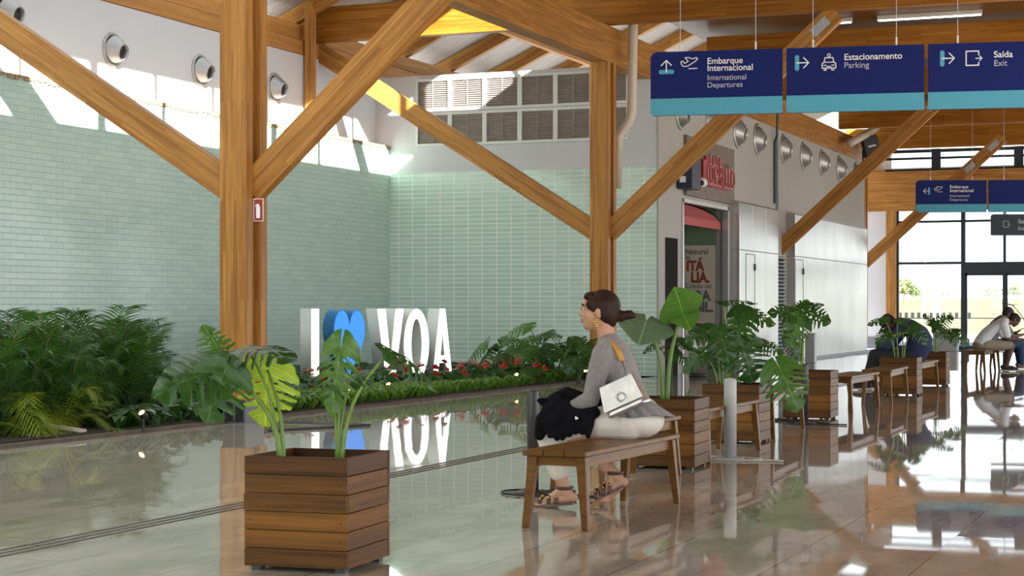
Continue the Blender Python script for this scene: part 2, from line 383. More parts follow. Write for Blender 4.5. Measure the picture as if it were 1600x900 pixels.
# three drain slots along the floor
d = MB()
pts_ = [G(438, 661), G(578, 666), G(418, 675)]
tag(MB().tube([p + Vector((0, 0, .001)) for p in pts_], .03, 6, True, .12).build('floor_drain', 'post_dark'), 'thin dark angled drain strip in the floor right of the foremost column', 'drain')
for k in range(3):
    y = -10.0
    while y < 31:
        d.b2(-6.035 + .075 * k, -6.005 + .075 * k, y, y + .985, 0, .0025); y += 1.0
tag(d.build('floor_drain', plain('drain slot', (.05, .04, .033), .6)), 'triple dark slotted drain line running along the polished floor', 'drain')
# walls
struct(MB().b2(XG - .3, XG, -14, 60, 0, 5.92).build('wall_left', 'grey_wall'))
struct(MB().b2(XG, XT, -14, YB + .05, 0, 4.47).build('wall_tiled_left', 'tile_run'))
e = MB(); rr = random.Random(3)
e.b2(XG, XT + .01, -14, YB + .15, 4.47, 4.49)
y = 12.0
while y < YB:
    L = rr.uniform(.05, .12); e.b2(XT - .01, XT + .02, y, y + L * .8, 4.47 - rr.uniform(.01, .05), 4.495); y += L
struct(e.build('trim_1', 'rope'))
struct(MB().b2(XT, XW - .04, YB, YB + .3, 0, 3.94).build('wall_end', 'tile_stack'))
struct(MB().b2(XG, XW - .04, YB + .004, YB + .3, 3.94, 5.86).build('wall_end_upper', 'grey_wall'))
# hall wall beside the concourse, split by the kiosk opening and by the slot in front of the third column
KO0, KO1, KZ = 33.72, 37.2, 3.42
wl = MB()
wl.b2(XW - .04, XW, YB - .004, KO0, 0, 5.52); wl.b2(XW - .25, XW, KO0, KO1, KZ, 5.52); wl.b2(XW - .25, XW, KO1, 41.55, 0, 5.52)
struct(wl.build('wall_right', 'warm_wall'))
struct(MB().b2(XW - .25, XW, 41.8, 52.6, 0, 5.52).build('wall_right_far', 'warm_wall'))
struct(MB().b2(XW - .4, XW - .2, 41.5, 41.85, 0, 5.5).build('wall_slot', plain('dark slot', (.05, .035, .03), .7)))
# far glazed end: low grey return, timber band, clerestory
struct(MB().b2(-11.2, -9.76, YF - .05, YF + .25, 0, 4.4).build('wall_far', 'grey_wall'))
struct(MB().b2(-11.2, -9.76, YF - .09, YF - .05, .0, .35).build('baseboard_far', plain('grey skirting', (.16, .16, .17), .5)))

# roofs: flat timber deck over the concourse, mono-pitch sheet over the planted side, glazed strip between them
SK0, SK1Y = -12.0, 28.0                              # unseen frosted panels, added for daylight, end at SK1Y
ck = MB(); ck.b2(XC - .2, 10.8, 16, YF + 2.5, 7.0, 7.18); ck.b2(XC - .2, 10.8, -14, -12, 7.0, 7.18); ck.b2(XC - .2, -9.9, -12, 16, 7.0, 7.18); ck.b2(-7.4, 10.8, -12, 16, 7.0, 7.18)
struct(ck.build('ceiling', 'deck'))
struct(MB().b2(-9.9, -7.4, -12, 16, 7.05, 7.07).build('window_4', 'frosted'))  # added out of view so more daylight reaches the foreground floor
def ra(x): return 6.7 + .455 * (x + 16.3)
def slope(name, mat, xa, xb, ya, yb, th): return struct(MB().hexa([(xa, ya, ra(xa)), (xb, ya, ra(xb)), (xb, yb, ra(xb)), (xa, yb, ra(xa))], [(xa, ya, ra(xa) + th), (xb, ya, ra(xb) + th), (xb, yb, ra(xb) + th), (xa, yb, ra(xa) + th)]).build(name, mat))
slope('ceiling_left', 'corr', -17.0, -9.3, SK1Y, YF + 6, .15)
slope('window_5', 'frosted', -17.0, -9.3, -14, SK1Y, .02)  # unseen translucent roof, added to flood the planted side with light
rl = []
for k in range(30):
    y = -11 + k * 2.37
    o = bar('rafter', (-16.6, y, ra(-16.6) - .16), (-9.6, y, ra(-9.6) - .16), .16, .28, 'glulam'); struct(o)
for k, xx in enumerate((-14.3, -12.2)):
    struct(bar('purlin', (xx, -14, ra(xx) - .4), (xx, YF + 3, ra(xx) - .4), .14, .2, 'glulam_pale'))
# clerestory strip above the column line
cl = empty('window_1', (XC + .1, 0, 0)); struct(cl)
f = MB(); f.b2(-.06, .06, -14, YF + 2, 7.18, 7.30); f.b2(-.06, .06, -14, YF + 2, 8.60, 9.35)
y = -13.0; k = 0
while y < YF + 2:
    wd = .16 if k % 3 == 0 else .05
    f.b2(-.05, .05, y, y + wd, 7.2, 8.7); y += 1.72; k += 1
f.build('frame', 'dark_metal', cl)
MB().b2(-.005, .005, -14, YF + 2, 7.28, 8.62).build('pane', 'glass', cl)

# beams
def thing_bar(name, p0, p1, wd, ht, mat, label, cat, group=None): return tag(bar(name, p0, p1, wd, ht, mat), label, cat, group)
tag(bar('timber_beam', (XC, -8, 5.9), (XC, YF + 1, 5.9), .30, .64, 'glulam'), 'long main timber beam resting on top of the columns, running into the distance', 'beam')
wp = empty('timber_beam', (XG - .12, 0, 0), 0, 'double timber wall plate lying along the top of the grey left wall', 'beam')
bar('lower_plank', (0, -8, 6.06), (0, 60, 6.06), .26, .26, 'glulam_pale', wp); bar('upper_plank', (-.05, -8, 6.36), (-.05, 60, 6.36), .18, .27, 'glulam_pale', wp)
for y, lb in ((5.1, 'timber cross beam high overhead nearest the camera, out above the foreground planter'), (17.46, 'timber cross beam above the column with the red extinguisher sign'),
              (29.84, 'timber cross beam across the top of the photo, over the second column'), (36.1, 'timber cross beam just behind the top edge of the big blue signs'),
              (42.24, 'timber cross beam above the third column, mostly behind the big blue signs'), (49.6, 'timber cross beam showing just under the big blue signs'),
              (YF - .6, 'farthest timber cross beam, just above the far clerestory windows')):
    lx = -16.2 if abs(y - 29.84) < .1 or y < 20 else (-11.2 if y > 55 else -10.05)
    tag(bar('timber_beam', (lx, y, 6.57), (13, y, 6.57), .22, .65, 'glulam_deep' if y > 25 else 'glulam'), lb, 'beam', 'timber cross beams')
tag(bar('timber_beam', (-11.2, YF - .25, 4.94), (8, YF - .25, 4.94), .24, 1.24, 'glulam'), 'deep timber band above the far glass doors, behind the small blue signs', 'beam')

# columns, each two planks with a recessed core, steel foot and brackets
def column(y, label, foot=True):
    r = empty('timber_column', (XC, y, 0), 0, label, 'column', 'timber columns'); r['kind'] = 'thing'
    for s in (-1, 1): bar('plank', (0, s * .157, .26), (0, s * .157, 5.58), .155, .335, 'glulam', r, up=(1, 0, 0))
    bar('core', (0, 0, .26), (0, 0, 5.58), .16, .16, 'glulam', r, up=(1, 0, 0), bevel=0)
    b = MB(); b.b2(-.15, .15, -.22, .22, 0, .02); b.b2(-.15, .15, -.22, .22, .24, .26)
    for sx in (-.13, 0, .13): b.b2(sx - .012, sx + .012, -.21, .21, .02, .24)
    b.build('steel_foot', plain('dark galvanised foot', (.16, .16, .165), .5, .6) if 'dark galvanised foot' not in MATS else MATS['dark galvanised foot'], r)
    return r
cols = [column(YC[0], 'foremost timber column carrying the red fire extinguisher sign, at the planting bed kerb'),
        column(YC[1], 'second timber column, directly behind the seated woman'),
        column(YC[2], 'third timber column in the dark slot between the two metal clad boxes'),
        column(YC[3], 'farthest timber column beyond the metal clad wall, near the glass doors')]
bk = MB().box((.155, -.02, 2.70), (.012, .05, .24)); bk.box((.135, -.02, 2.80), (.05, .03, .03)); bk.box((.135, -.02, 2.60), (.05, .03, .03))
for zz in (2.62, 2.78): bk.lathe([(0, 0), (.018, 0), (.018, .015), (0, .015)], 8, (.16, -.02, zz), Matrix.Rotation(PI / 2, 3, 'Y'))
bk.build('bracket', 'galv', cols[0])
def brace(y, side, label):
    sl, zt = (.90, 6.22) if side > 0 else (.63, 6.22)
    t0 = .10; z0 = 2.60; t1 = t0 + (zt - z0) / sl
    p0 = Vector((XC + side * t0, y, z0)); p1 = Vector((XC + side * t1, y, zt))
    r = empty('timber_brace', p0, 0, label, 'brace', 'diagonal timber braces'); r['kind'] = 'thing'
    bar('timber', (0, 0, 0), p1 - p0, .155, .33, 'glulam', r)
    dd = (p1 - p0).normalized()
    LL = (p1 - p0).length
    for tt in ([] if side < 0 else [LL - .35] if y < 50 else [LL - .35, LL - 1.25]):
        for sy in (-.083, .083):
            q = dd * tt + Vector((0, sy, 0)); m = along(q - dd * .17, q + dd * .17)
            pl = MB().box((.17, 0, 0), (.34, .008, .16))
            for bx in (.05, .29):
                for bz in (-.05, .05): pl.lathe([(0, -.012), (.014, -.012), (.014, .012), (0, .012)], 8, (bx, 0, bz), Matrix.Rotation(PI / 2, 3, 'X'))
            pl.build('steel_plate', 'galv', r, mtx=m)
    return r
brace(YC[0], -1, 'diagonal brace rising left from the foremost column to the left edge of the photo')
brace(YC[0], 1, 'broad diagonal brace rising right from the foremost column, crossing in front of the beams')
brace(YC[1], -1, 'diagonal brace rising left from the second column, partly in bright sun')
brace(YC[1], 1, 'diagonal brace rising right from the second column, in front of the kiosk sign')
brace(YC[2], 1, 'diagonal brace rising right from between the two metal clad boxes')
brace(YC[3], 1, 'farthest diagonal brace, rising in front of the far glass wall')
# post standing on the tile ledge where the sunlit brace lands
tag(bar('timber_post', (XG + .12, 29.22, 4.49), (XG + .12, 29.22, 6.9), .16, .16, 'glulam', up=(1, 0, 0)), 'slim timber post on the tile ledge beside the left wall', 'post')

# louvre panels in the upper end wall
lx0, lx1 = -14.91, -10.5; lw = (lx1 - lx0) / 6
rows_ = ((5.14, 5.79, 'upper'), (4.46, 5.12, 'lower')); ordn = ['leftmost', 'second from left', 'third from left', 'fourth from left', 'fifth from left', 'rightmost']
for rz0, rz1, rn in rows_:
    for k in range(6):
        a, b = lx0 + k * lw, lx0 + (k + 1) * lw
        r = empty('louvre_panel', ((a + b) / 2, YB, rz0), 0, 'white framed dark louvre, %s in the %s row of the end wall' % (ordn[k], rn), 'louvre', 'louvre panels on the end wall')
        h = rz1 - rz0; hw = lw / 2
        f = MB(); f.b2(-hw, hw, -.05, .01, 0, .05); f.b2(-hw, hw, -.05, .01, h - .05, h); f.b2(-hw, -hw + .045, -.05, .01, .05, h - .05); f.b2(hw - .045, hw, -.05, .01, .05, h - .05)
        f.build('frame', 'white', r)
        s = MB(); n = 13; s.b2(-hw + .045, hw - .045, .0, .012, .05, h - .05)
        for i in range(n):
            z = .06 + (h - .12) * (i + .5) / n
            s.box((0, -.018, z), (lw - .09, .034, .008), Matrix.Rotation(R(38), 3, 'X'))
        s.b2(-.008, .008, -.04, -.03, .05, h - .05)
        s.build('slats', 'louvre', r)

# round air nozzles
def vent(loc, axis_rot, label, grp, sc=1.0, fx=1.0):
    r = empty('air_nozzle', loc, axis_rot, label, 'air vent', grp, sc)
    mt = Matrix.Rotation(PI / 2, 3, 'Y')               # lathe axis to +x
    MB().lathe([(0, .0), (.30, .0), (.30, .012), (.285, .03), (.255, .03), (.24, .02)], 32, (0, 0, 0), mt).build('flange', 'spun', r, True)
    tilt = Matrix.Diagonal((fx, 1, 1)) @ Matrix.Rotation(R(14), 3, 'Y')
    MB().lathe([(.245, .01), (.23, .06), (.19, .14), (.15, .21), (.14, .235), (.125, .235), (.115, .20), (.11, .16)], 32, (0, 0, 0), tilt @ mt).build('nozzle', 'spun', r, True)
    MB().lathe([(0, .155), (.115, .155), (.115, .165), (0, .165)], 24, (0, 0, 0), tilt @ mt).build('throat', 'black', r)  # black disc put in for the shade deep inside the outlet
    return r
vl = ((15, 20, 'steel air nozzle behind the brace at the left edge of the photo'), (180, 78, 'steel air nozzle above the left brace, with sunlight just below'),
      (317, 110, 'steel air nozzle just left of the foremost column'), (433, 137, 'steel air nozzle just right of the foremost column'))
for px, py, lb in vl: vent(PX(px - 4, py, XG), 0, lb, 'air nozzles on the left wall', .9)
vr = ((1063, 185), (1110, 193), (1152, 212), (1183, 223), (1224, 239), (1255, 252), (1284, 265), (1311, 276), (1337, 287))
od = ['first steel air nozzle of the right wall, cut by the blue sign', 'second steel air nozzle of the right wall, at the lower edge of the brace', 'third steel air nozzle of the right wall, right of the brace over the kiosk',
      'fourth steel air nozzle of the right wall, just left of the dark slot', 'fifth steel air nozzle of the right wall, just right of the dark slot', 'sixth steel air nozzle of the right wall, second past the dark slot',
      'seventh steel air nozzle of the right wall, third past the dark slot', 'eighth steel air nozzle of the right wall, touching the brace', 'ninth steel air nozzle of the right wall, beyond the brace']
for (px, py), lb in zip(vr, od):
    p = PX(px, py, XW); p.z = 5.1; vent(p, 0, lb, 'air nozzles on the right wall', 1.2, .7)

# metal clad boxes
def clad(y0, y1, n, label, door, hatch):
    r = empty('clad_box', (XW, y0, 0), 0, label, 'cabinet', 'metal clad boxes'); dx = XB - XW; L = y1 - y0; pw = L / n
    MB().b2(0, dx - .012, 0, L, 0, 3.54).build('body', plain('cladding core', (.25, .25, .25), .5, .4), r)
    for k in range(n):
        for za, zb in ((.06, 2.52), (2.535, 3.56)):
            MB().b2(dx - .012, dx, k * pw + .006, (k + 1) * pw - .006, za, zb).build('panel', 'clad', r, bevel=.004)
    MB().b2(0, dx, -.012, 0, .06, 2.52).build('side_panel', 'clad', r); MB().b2(0, dx, -.012, 0, 2.535, 3.56).build('side_panel', 'clad', r)
    MB().b2(0, dx, 0, L, 3.54, 3.57).build('top_cap', 'clad', r)
    if door:
        a, b = door; f = MB()
        f.b2(dx, dx + .006, a, a + .02, .06, 2.46); f.b2(dx, dx + .006, b - .02, b, .06, 2.46); f.b2(dx, dx + .006, a, b, 2.44, 2.46)
        f.build('door_outline', 'dark_metal', r)
        MB().b2(dx, dx + .03, b - .05, b, 2.1, 2.25).build('hinge', 'dark_metal', r)
    return r
clad(37.4, 40.97, 3, 'nearer metal clad box with a narrow outlined door, beside the kiosk', (.55, 1.35), None)
clad(42.7, 52.0, 8, 'long metal clad box of eight tall bright panels', (.02, .9), None)
lv = empty('louvre_panel', (XB - .07, 41.05, 0), 0, 'tall narrow black louvre between the two metal clad boxes', 'louvre')
f = MB().b2(0, .03, 0, .62, 0, 2.5).build('backing', 'black', lv)
s = MB()
for k in range(26): s.box((.055, .31, .2 + k * .088), (.06, .56, .012), Matrix.Rotation(R(-35), 3, 'Y'))
s.build('slats', 'dark_metal', lv)

# kiosk
K = struct(MB().b2(-13.2, XW - .25, KO1, KO1 + .12, 0, 3.5).build('wall_kiosk', 'green_wall'))
struct(MB().b2(-13.3, -13.2, YB + .3, KO1 + .1, 0, 3.5).build('wall_kiosk_back', 'green_wall'))
struct(MB().b2(-13.3, XW - .25, YB + .3, KO1 + .12, 3.5, 3.6).build('ceiling_kiosk', 'warm_wall'))
struct(MB().b2(-13.3, XW - .25, YB + .3, KO1 + .12, -.1, 0).build('floor_kiosk', 'floor'))
fr = MB(); fr.b2(XW - .1, XW + .03, KO0, KO1, KZ - .07, KZ); fr.b2(XW - .1, XW + .03, KO1 - .09, KO1, 0, KZ); fr.b2(XW - .1, XW + .03, KO0, KO0 + .07, 0, KZ)
struct(fr.build('door_1', 'alu'))
struct(MB().b2(XW - .16, XW - .03, 32.62, 33.42, 0, 2.62).build('door_2', plain('dark recessed door', (.05, .04, .038), .5)))
struct(MB().b2(XW - .02, XW + .01, 32.62, 33.42, 0, 2.62).build('door_2_leaf', plain('dark recess', (.022, .019, .018), .9, Specular_IOR_Level=.1)))
kb = empty('kiosk_sign', (XW, 33.86, 3.49), 0, 'grey wood board over the kiosk with red shop name in raised letters', 'sign')
MB().b2(0, .07, 0, 3.62, 0, 1.18).build('board', wood('grey stripe wood', (.235, .19, .165), (.185, .15, .13), (.13, .10, .085), row=.11, length=8), kb, bevel=.005, mtx=Matrix.Identity(4))
# rounded red plate behind the letters
def rrect(x0, y0, x1, y1, r, n=6, corners=(1, 1, 1, 1)):
    out = []
    for (cx, cy, a0, on) in ((x1 - r, y1 - r, 0, corners[0]), (x0 + r, y1 - r, 90, corners[1]), (x0 + r, y0 + r, 180, corners[2]), (x1 - r, y0 + r, 270, corners[3])):
        if on:
            for i in range(n + 1): a = R(a0 + 90 * i / n); out.append((cx + r * math.cos(a), cy + r * math.sin(a)))
        else:
            out.append((x1 if a0 in (0, 270) else x0, y1 if a0 in (0, 90) else y0))
    return out
plate = [(1.0, .27), (3.0, .25), (3.0, .68), (2.5, .70), (2.5, .86), (1.2, .86), (1.2, .78), (1.0, .78)]
shape2d([plate], .05, 'plate', 'red', kb, TR(.07, 0, 0) @ FACE_RIGHT)
text('delatto', .86, 'lettering_edge', plain('pale red edge', (.72, .60, .58), .4), kb, TR(.125, 1.32, .32) @ FACE_RIGHT, .012, .016, .84)
text('delatto', .86, 'lettering', 'red', kb, TR(.14, 1.32, .32) @ FACE_RIGHT, .02, -.002, .84)
# printed panel inside
kp = empty('wall_graphic', (XW - .95, KO1 - .02, 0), 0, 'cream wall panel inside the kiosk printed Natural da Italia, Criado no Brasil', 'poster')
MB().b2(-.6, .68, -.01, .02, .9, 2.62).build('panel', 'cream', kp)
for body, x, z, sz, mt, bo, sx_ in (('Natural', -.01, 2.43, .17, 'grey_ink', .002, 1), ('da', -.01, 2.32, .13, 'grey_ink', .001, 1), ('ITÁ', .02, 2.08, .30, 'brick_ink', .014, .85), ('LIA.', .12, 1.83, .30, 'brick_ink', .014, .85),
                              ('Criado no', -.01, 1.70, .15, 'grey_ink', .002, .95), ('BRA', .06, 1.44, .29, 'grey_ink', .014, .92), ('SIL.', .24, 1.20, .29, 'grey_ink', .014, .92)):
    text(body, sz, 'lettering', mt, kp, TR(x + .02, -.012, z) @ FACE_CAM, .002, bo, sx_)
aw = empty('awning', (XW - .55, KO1 - .75, 3.10), 0, 'red curved awning with pale edge inside the kiosk opening', 'awning')
a = MB(); n = 12; a.open = True; ring = []
for i in range(n + 1):
    t = i / n * PI / 2; yy = -2.4 + 2.95 * math.sin(t); zz = .0 + .27 * math.cos(t)
    ring.append((yy, zz))
vs = []; fs = []
for (yy, zz) in ring: vs += [(-.5, yy, zz), (.42, yy, zz)]
for i in range(n): fs.append((2 * i, 2 * i + 1, 2 * i + 3, 2 * i + 2))
a.add(vs, fs); o = a.build('canopy', 'awning', aw); so_ = o.modifiers.new('s', 'SOLIDIFY'); so_.thickness = .03
cap_ = MB(); vs = [(.42, y_, z_) for y_, z_ in ring] + [(.42, -1.7, .0), ]; cap_.add([(.42, y_, z_) for y_, z_ in ring] + [(.42, y_, -.002) for i, (y_, z_) in enumerate(ring)], [(i, i + 1, n + 2 + i, n + 1 + i) for i in range(n)])
o = cap_.build('side', 'awning', aw); so_ = o.modifiers.new('s', 'SOLIDIFY'); so_.thickness = .03
v_ = MB(); v_.add([(.44, y_, -.0) for i, (y_, z_) in enumerate(ring)] + [(.44, y_, -.16) for i, (y_, z_) in enumerate(ring)], [(i, i + 1, n + 2 + i, n + 1 + i) for i in range(n)])
o = v_.build('valance', 'awning2', aw); so_ = o.modifiers.new('s', 'SOLIDIFY'); so_.thickness = .03
kc = empty('kiosk_counter', (XW - .75, 36.1, 0), 0, 'dark kiosk counter with a pale top behind the steel bin', 'counter')
MB().b2(-.4, .3, -.6, .6, 0, .92).build('body', 'counter', kc, bevel=.01); MB().b2(-.45, .35, -.65, .65, .92, .97).build('worktop', 'cream', kc, bevel=.008)
cm = empty('coffee_machine', (XW - .75, 36.2, .972), 0, 'dark display box on the kiosk counter', 'appliance')
MB().b2(-.25, .25, -.3, .3, 0, .42).build('body', 'counter', cm, bevel=.01); MB().b2(-.2, .2, -.31, -.3, .05, .38).build('window', 'dark_metal', cm)
MB().b2(-.27, .27, -.32, .32, .42, .45).build('top', 'cream', cm, bevel=.006)
# dark loudspeaker and white camera on the kiosk wall
ws = empty('wall_speaker', PX(1064, 280, XW + .02), 0, 'navy box speaker with a white mark on the wall left of the red shop name', 'speaker')
MB().b2(0, .3, -.25, .35, -.2, .45).build('body', plain('navy box', (.012, .022, .06), .4), ws, bevel=.01); MB().b2(.05, .17, -.262, -.25, -.08, .04).build('mark', 'letter', ws)
MB().tube([(.0, .4, .2), (.2, .4, .2)], .04, 10).build('bracket', 'black', ws)
sc_ = empty('security_camera', PX(1083, 285, XW + .02), 0, 'small white security camera on the kiosk sign beside the red letters', 'camera')
MB().ell((.16, .1, 0), (.1, .2, .1)).build('body', 'white', sc_, True); MB().tube([(0, .1, 0), (.12, .1, 0)], .04, 10).build('mount', 'white', sc_); MB().ell((.2, -.07, -.02), .05).build('lens', 'black', sc_, True)
# conduit on the right wall
tag(MB().tube([PX(1215, 176, XW + .12), PX(1214, 212, XW + .1), PX(1211, 222, XW + .04), PX(1211, 318, XW + .04)], .03, 8).build('conduit', 'dark_metal'), 'thin dark conduit running down the right wall beside the slot', 'pipe')

# drain pipes
tag(MB().tube([(-9.8, 30.3, 7.0), (-9.8, 30.28, 6.2), (-9.82, 30.26, 4.75), (-9.86, 30.25, 4.6), (-9.95, 30.24, 4.47), (-10.06, 30.22, 4.3), (-10.08, 30.2, 3.4)], .085, 14).build('drain_pipe', 'pvc', None, True), 'cream drain pipe with an elbow beside the top of the second column', 'pipe')
tag(MB().tube([PX(1373, 190, -9.7), PX(1368, 200, -9.7), PX(1358, 207, -9.72), PX(1328, 224, -9.75)], .11, 14).build('drain_pipe', 'pvc', None, True), 'white diagonal drain pipe above the far end of the right wall', 'pipe')
bs = empty('loudspeaker', PX(1362, 240, -9.6), R(20), 'black loudspeaker on a bracket above the far end of the right wall', 'speaker')
mt = Matrix.Rotation(R(-14), 4, 'Y')
MB().b2(-.2, .25, -.16, .2, -.1, .5).build('cabinet', 'black', bs, bevel=.03, mtx=mt); MB().b2(-.08, .14, -.172, -.16, .18, .23).build('badge', 'letter', bs, mtx=mt)
b = MB(); b.tube([(-.25, 0, -.35), (-.25, 0, .1)], .025, 8); b.tube([(-.25, 0, -.3), (.0, 0, -.1)], .025, 8); b.tube([(-.25, 0, -.1), (0, 0, -.1)], .025, 8); b.build('bracket', 'black', bs)
# glowing strips put in for the bright slits between the roof beams
for k, (xa, xb, yy, lb) in enumerate(((-7.6, -6.9, 35.3, 'short linear ceiling light above the left end of the big blue sign'), (-6.4, -4.4, 35.3, 'linear ceiling light above the middle blue sign panel'), (-3.4, -.8, 35.3, 'linear ceiling light above the right end of the big blue signs'))):
    r = empty('linear_light', ((xa + xb) / 2, yy, 6.92), 0, lb, 'ceiling light', 'linear ceiling lights'); h = (xb - xa) / 2
    MB().b2(-h, h, -.05, .05, .0, .08).build('housing', 'white', r); MB().b2(-h + .02, h - .02, -.045, .045, -.02, 0).build('diffuser', 'led', r)
dl = empty('downlight', (-2.0, 32.4, 6.98), 0, 'small round downlight at the top edge above the exit sign', 'ceiling light')
MB().lathe([(0, .02), (.1, .02), (.1, -.03), (.075, -.03)], 20).build('ring', 'white', dl, True); MB().lathe([(0, -.02), (.075, -.02), (.075, -.01), (0, -.01)], 20).build('lens', 'led', dl)
# extinguisher sign on the foremost column
es = empty('extinguisher_sign', PY(404, 328, YC[0] - .2395), 0, 'red fire extinguisher sign with white pictogram on the foremost column', 'sign')
MB().box((0, 0, 0), (.118, .008, .25)).build('border', 'letter', es); MB().box((0, -.005, 0), (.104, .006, .235)).build('board', 'red', es)
shape2d([[(-.022, -.085), (.022, -.085), (.024, -.07), (.024, .035), (.012, .055), (.012, .07), (-.012, .07), (-.03, .062), (-.034, .04), (-.028, .04), (-.024, .052), (-.012, .055), (-.024, .035), (-.024, -.07)]], .003, 'pictogram', 'letter', es, TR(0, -.009, -.005) @ FACE_CAM)
# ---------------------------------------------------------------- far glass wall and what lies outside
gw = struct(empty('window_2', (0, YF, 0)))
f = MB()
for x, wd in ((-9.70, .09), (-7.67, .13), (-6.42, .08), (-5.1, .12), (-3.1, .09), (-1.0, .09), (1.0, .09), (3, .09), (5, .09), (7, .09)): f.b2(x - wd / 2, x + wd / 2, -.08, .08, 0, 4.4)
for z, h in ((.05, .10), (3.98, .07), (4.36, .08)): f.b2(-9.7, 8, -.07, .07, z - h / 2, z + h / 2)
f.b2(-9.7, -7.7, -.06, .06, 2.64, 2.72); f.b2(-5.1, 8, -.06, .06, 2.64, 2.72)
f.b2(-7.67, -5.1, -.12, .12, 2.36, 2.70)
f.build('frame', 'dark_metal', gw); MB().b2(-9.7, 8, -.008, .008, .05, 4.36).build('pane', 'glass', gw)
dr = struct(empty('door_3', (-6.42, YF, 0)))
f = MB()
for a, b in ((-1.19, -.0), (.03, 1.25)):
    f.b2(a, a + .06, -.05, .05, .02, 2.36); f.b2(b - .06, b, -.05, .05, .02, 2.36); f.b2(a, b, -.05, .05, .02, .1); f.b2(a, b, -.05, .05, 2.28, 2.36)
f.build('frame', 'dark_metal', dr)
cw2 = struct(empty('window_3', (0, YF, 0)))
f = MB()
for x, wd in ((-10.6, .1), (-8.5, .28), (-6.0, .28), (-3.5, .28), (-1, .28), (1.5, .28), (4, .28), (6.5, .28)): f.b2(x - wd / 2, x + wd / 2, -.06, .06, 5.56, 6.26)
for z, h in ((5.60, .09), (5.97, .07), (6.2, .1)): f.b2(-11, 8, -.05, .05, z - h / 2, z + h / 2)
f.build('frame', 'dark_metal', cw2); MB().b2(-11, 8, -.006, .006, 5.56, 6.26).build('pane', 'glass', cw2)
ev = struct(MB().b2(-11, 8, 3.4, 3.6, 5.4, 5.95).build('roof_edge', 'white')); ev.location = (0, YF, 0)
tag(bar('timber_post', (-9.86, YF - .2, 0), (-9.86, YF - .2, 4.35), .22, .3, 'glulam', up=(1, 0, 0)), 'timber post at the left edge of the far glass wall', 'post')
struct(MB().add([(-60, 57.4, -.02), (60, 57.4, -.02), (60, 82, -.02), (-60, 82, -.02)], [(0, 1, 2, 3)]).build('ground_paving', 'paving'))
struct(MB().add([(14.2, -40, -.06), (80, -40, -.06), (80, 57.4, -.06), (14.2, 57.4, -.06)], [(0, 1, 2, 3)]).build('ground_right', 'paving'))
struct(MB().add([(-300, 82, -.05), (300, 82, -.05), (300, 470, 3.6), (-300, 470, 3.6)], [(0, 1, 2, 3)]).build('ground_field', 'grass'))
kb_ = struct(MB().b2(-60, 60, 78, 78.4, -.02, .16).build('kerb_outside', 'white'))
# posts, fence, trees outside
fe = empty('fence', (0, 100, 0), 0, 'black railing across the field beyond the far glass wall', 'fence')
fb = MB()
for k in range(60):
    x = -19 + k * .34
    if (k // 9) % 3 == 2: continue
    fb.b2(x, x + .17, -.03, .03, .74, 1.02)
fb.build('uprights', 'black', fe); MB().b2(-19.2, 1.5, -.02, .02, .68, .74).build('rail', 'black', fe); MB().b2(-19.2, -19, -.03, .03, -.1, .7).build('post', 'black', fe); MB().b2(1.3, 1.5, -.03, .03, -.1, .7).build('post', 'black', fe)
for px, top, lb in ((1444, 405, 'tall thin white pole outside the far window, left one'), (1461, 455, 'short cream post outside the far window, right of the tall pole')):
    p = C(px, 505, 120); q = C(px, top, 120); p.z = .2
    r = empty('lamp_post', p, 0, lb, 'post'); MB().tube([(0, 0, 0), (0, 0, q.z - .2)], .17 if top < 430 else .3, 10).build('pole', 'cream', r); MB().box((.3, 0, q.z - .2), (1.0, .25, .12)).build('head', 'white', r)
def tree(px, pyb, pyt, Y, wd, label, seed):
    r_ = random.Random(seed); b = C(px, pyb, Y); H = (pyb - pyt) * Y / FPX
    t = empty('tree', b, 0, label, 'tree', 'trees beyond the field')
    MB().tube([(0, 0, -1), (.1, 0, H * .4), (0, 0, H * .8)], [H * .04, H * .03, H * .01], 8).build('trunk', 'counter', t)
    m = MB()
    for k in range(260):
        a = r_.uniform(0, 2 * PI); rr_ = wd * math.sqrt(r_.random()); z = H * r_.uniform(.3, 1); rr_ *= math.sin(PI * (z / H * .8 + .1)) ** .5
        c = Vector((rr_ * math.cos(a), rr_ * math.sin(a), z)); q = Vector((r_.uniform(-1, 1), r_.uniform(-1, 1), r_.uniform(-1, 1))).normalized(); s = H * .07
        e1 = q.orthogonal().normalized() * s; e2 = q.cross(e1); m.add([c - e1 - e2 * .6, c + e1 - e2 * .6, c + e1 * .8 + e2 * .6, c - e1 * .8 + e2 * .6], [(0, 1, 2, 3)])
    m.open = True; m.build('crown', 'tree', t)
tree(1412, 468, 437, 300, 2.2, 'round tree beyond the field at the left end of the far glass wall', 1)
tree(1424, 468, 446, 300, 1.6, 'lower tree just right of the round tree beyond the field', 2)
tree(1437, 468, 455, 320, 1.6, 'small shrub-like tree left of the cream post beyond the field', 3)
tree(1466, 468, 452, 300, 3.0, 'wide low tree behind the cream post beyond the field', 4)
tree(1557, 468, 451, 300, 2.4, 'tree beyond the field above the man with the cap', 5)
tree(1583, 466, 448, 310, 1.4, 'dark narrow tree at the right edge beyond the field', 6)

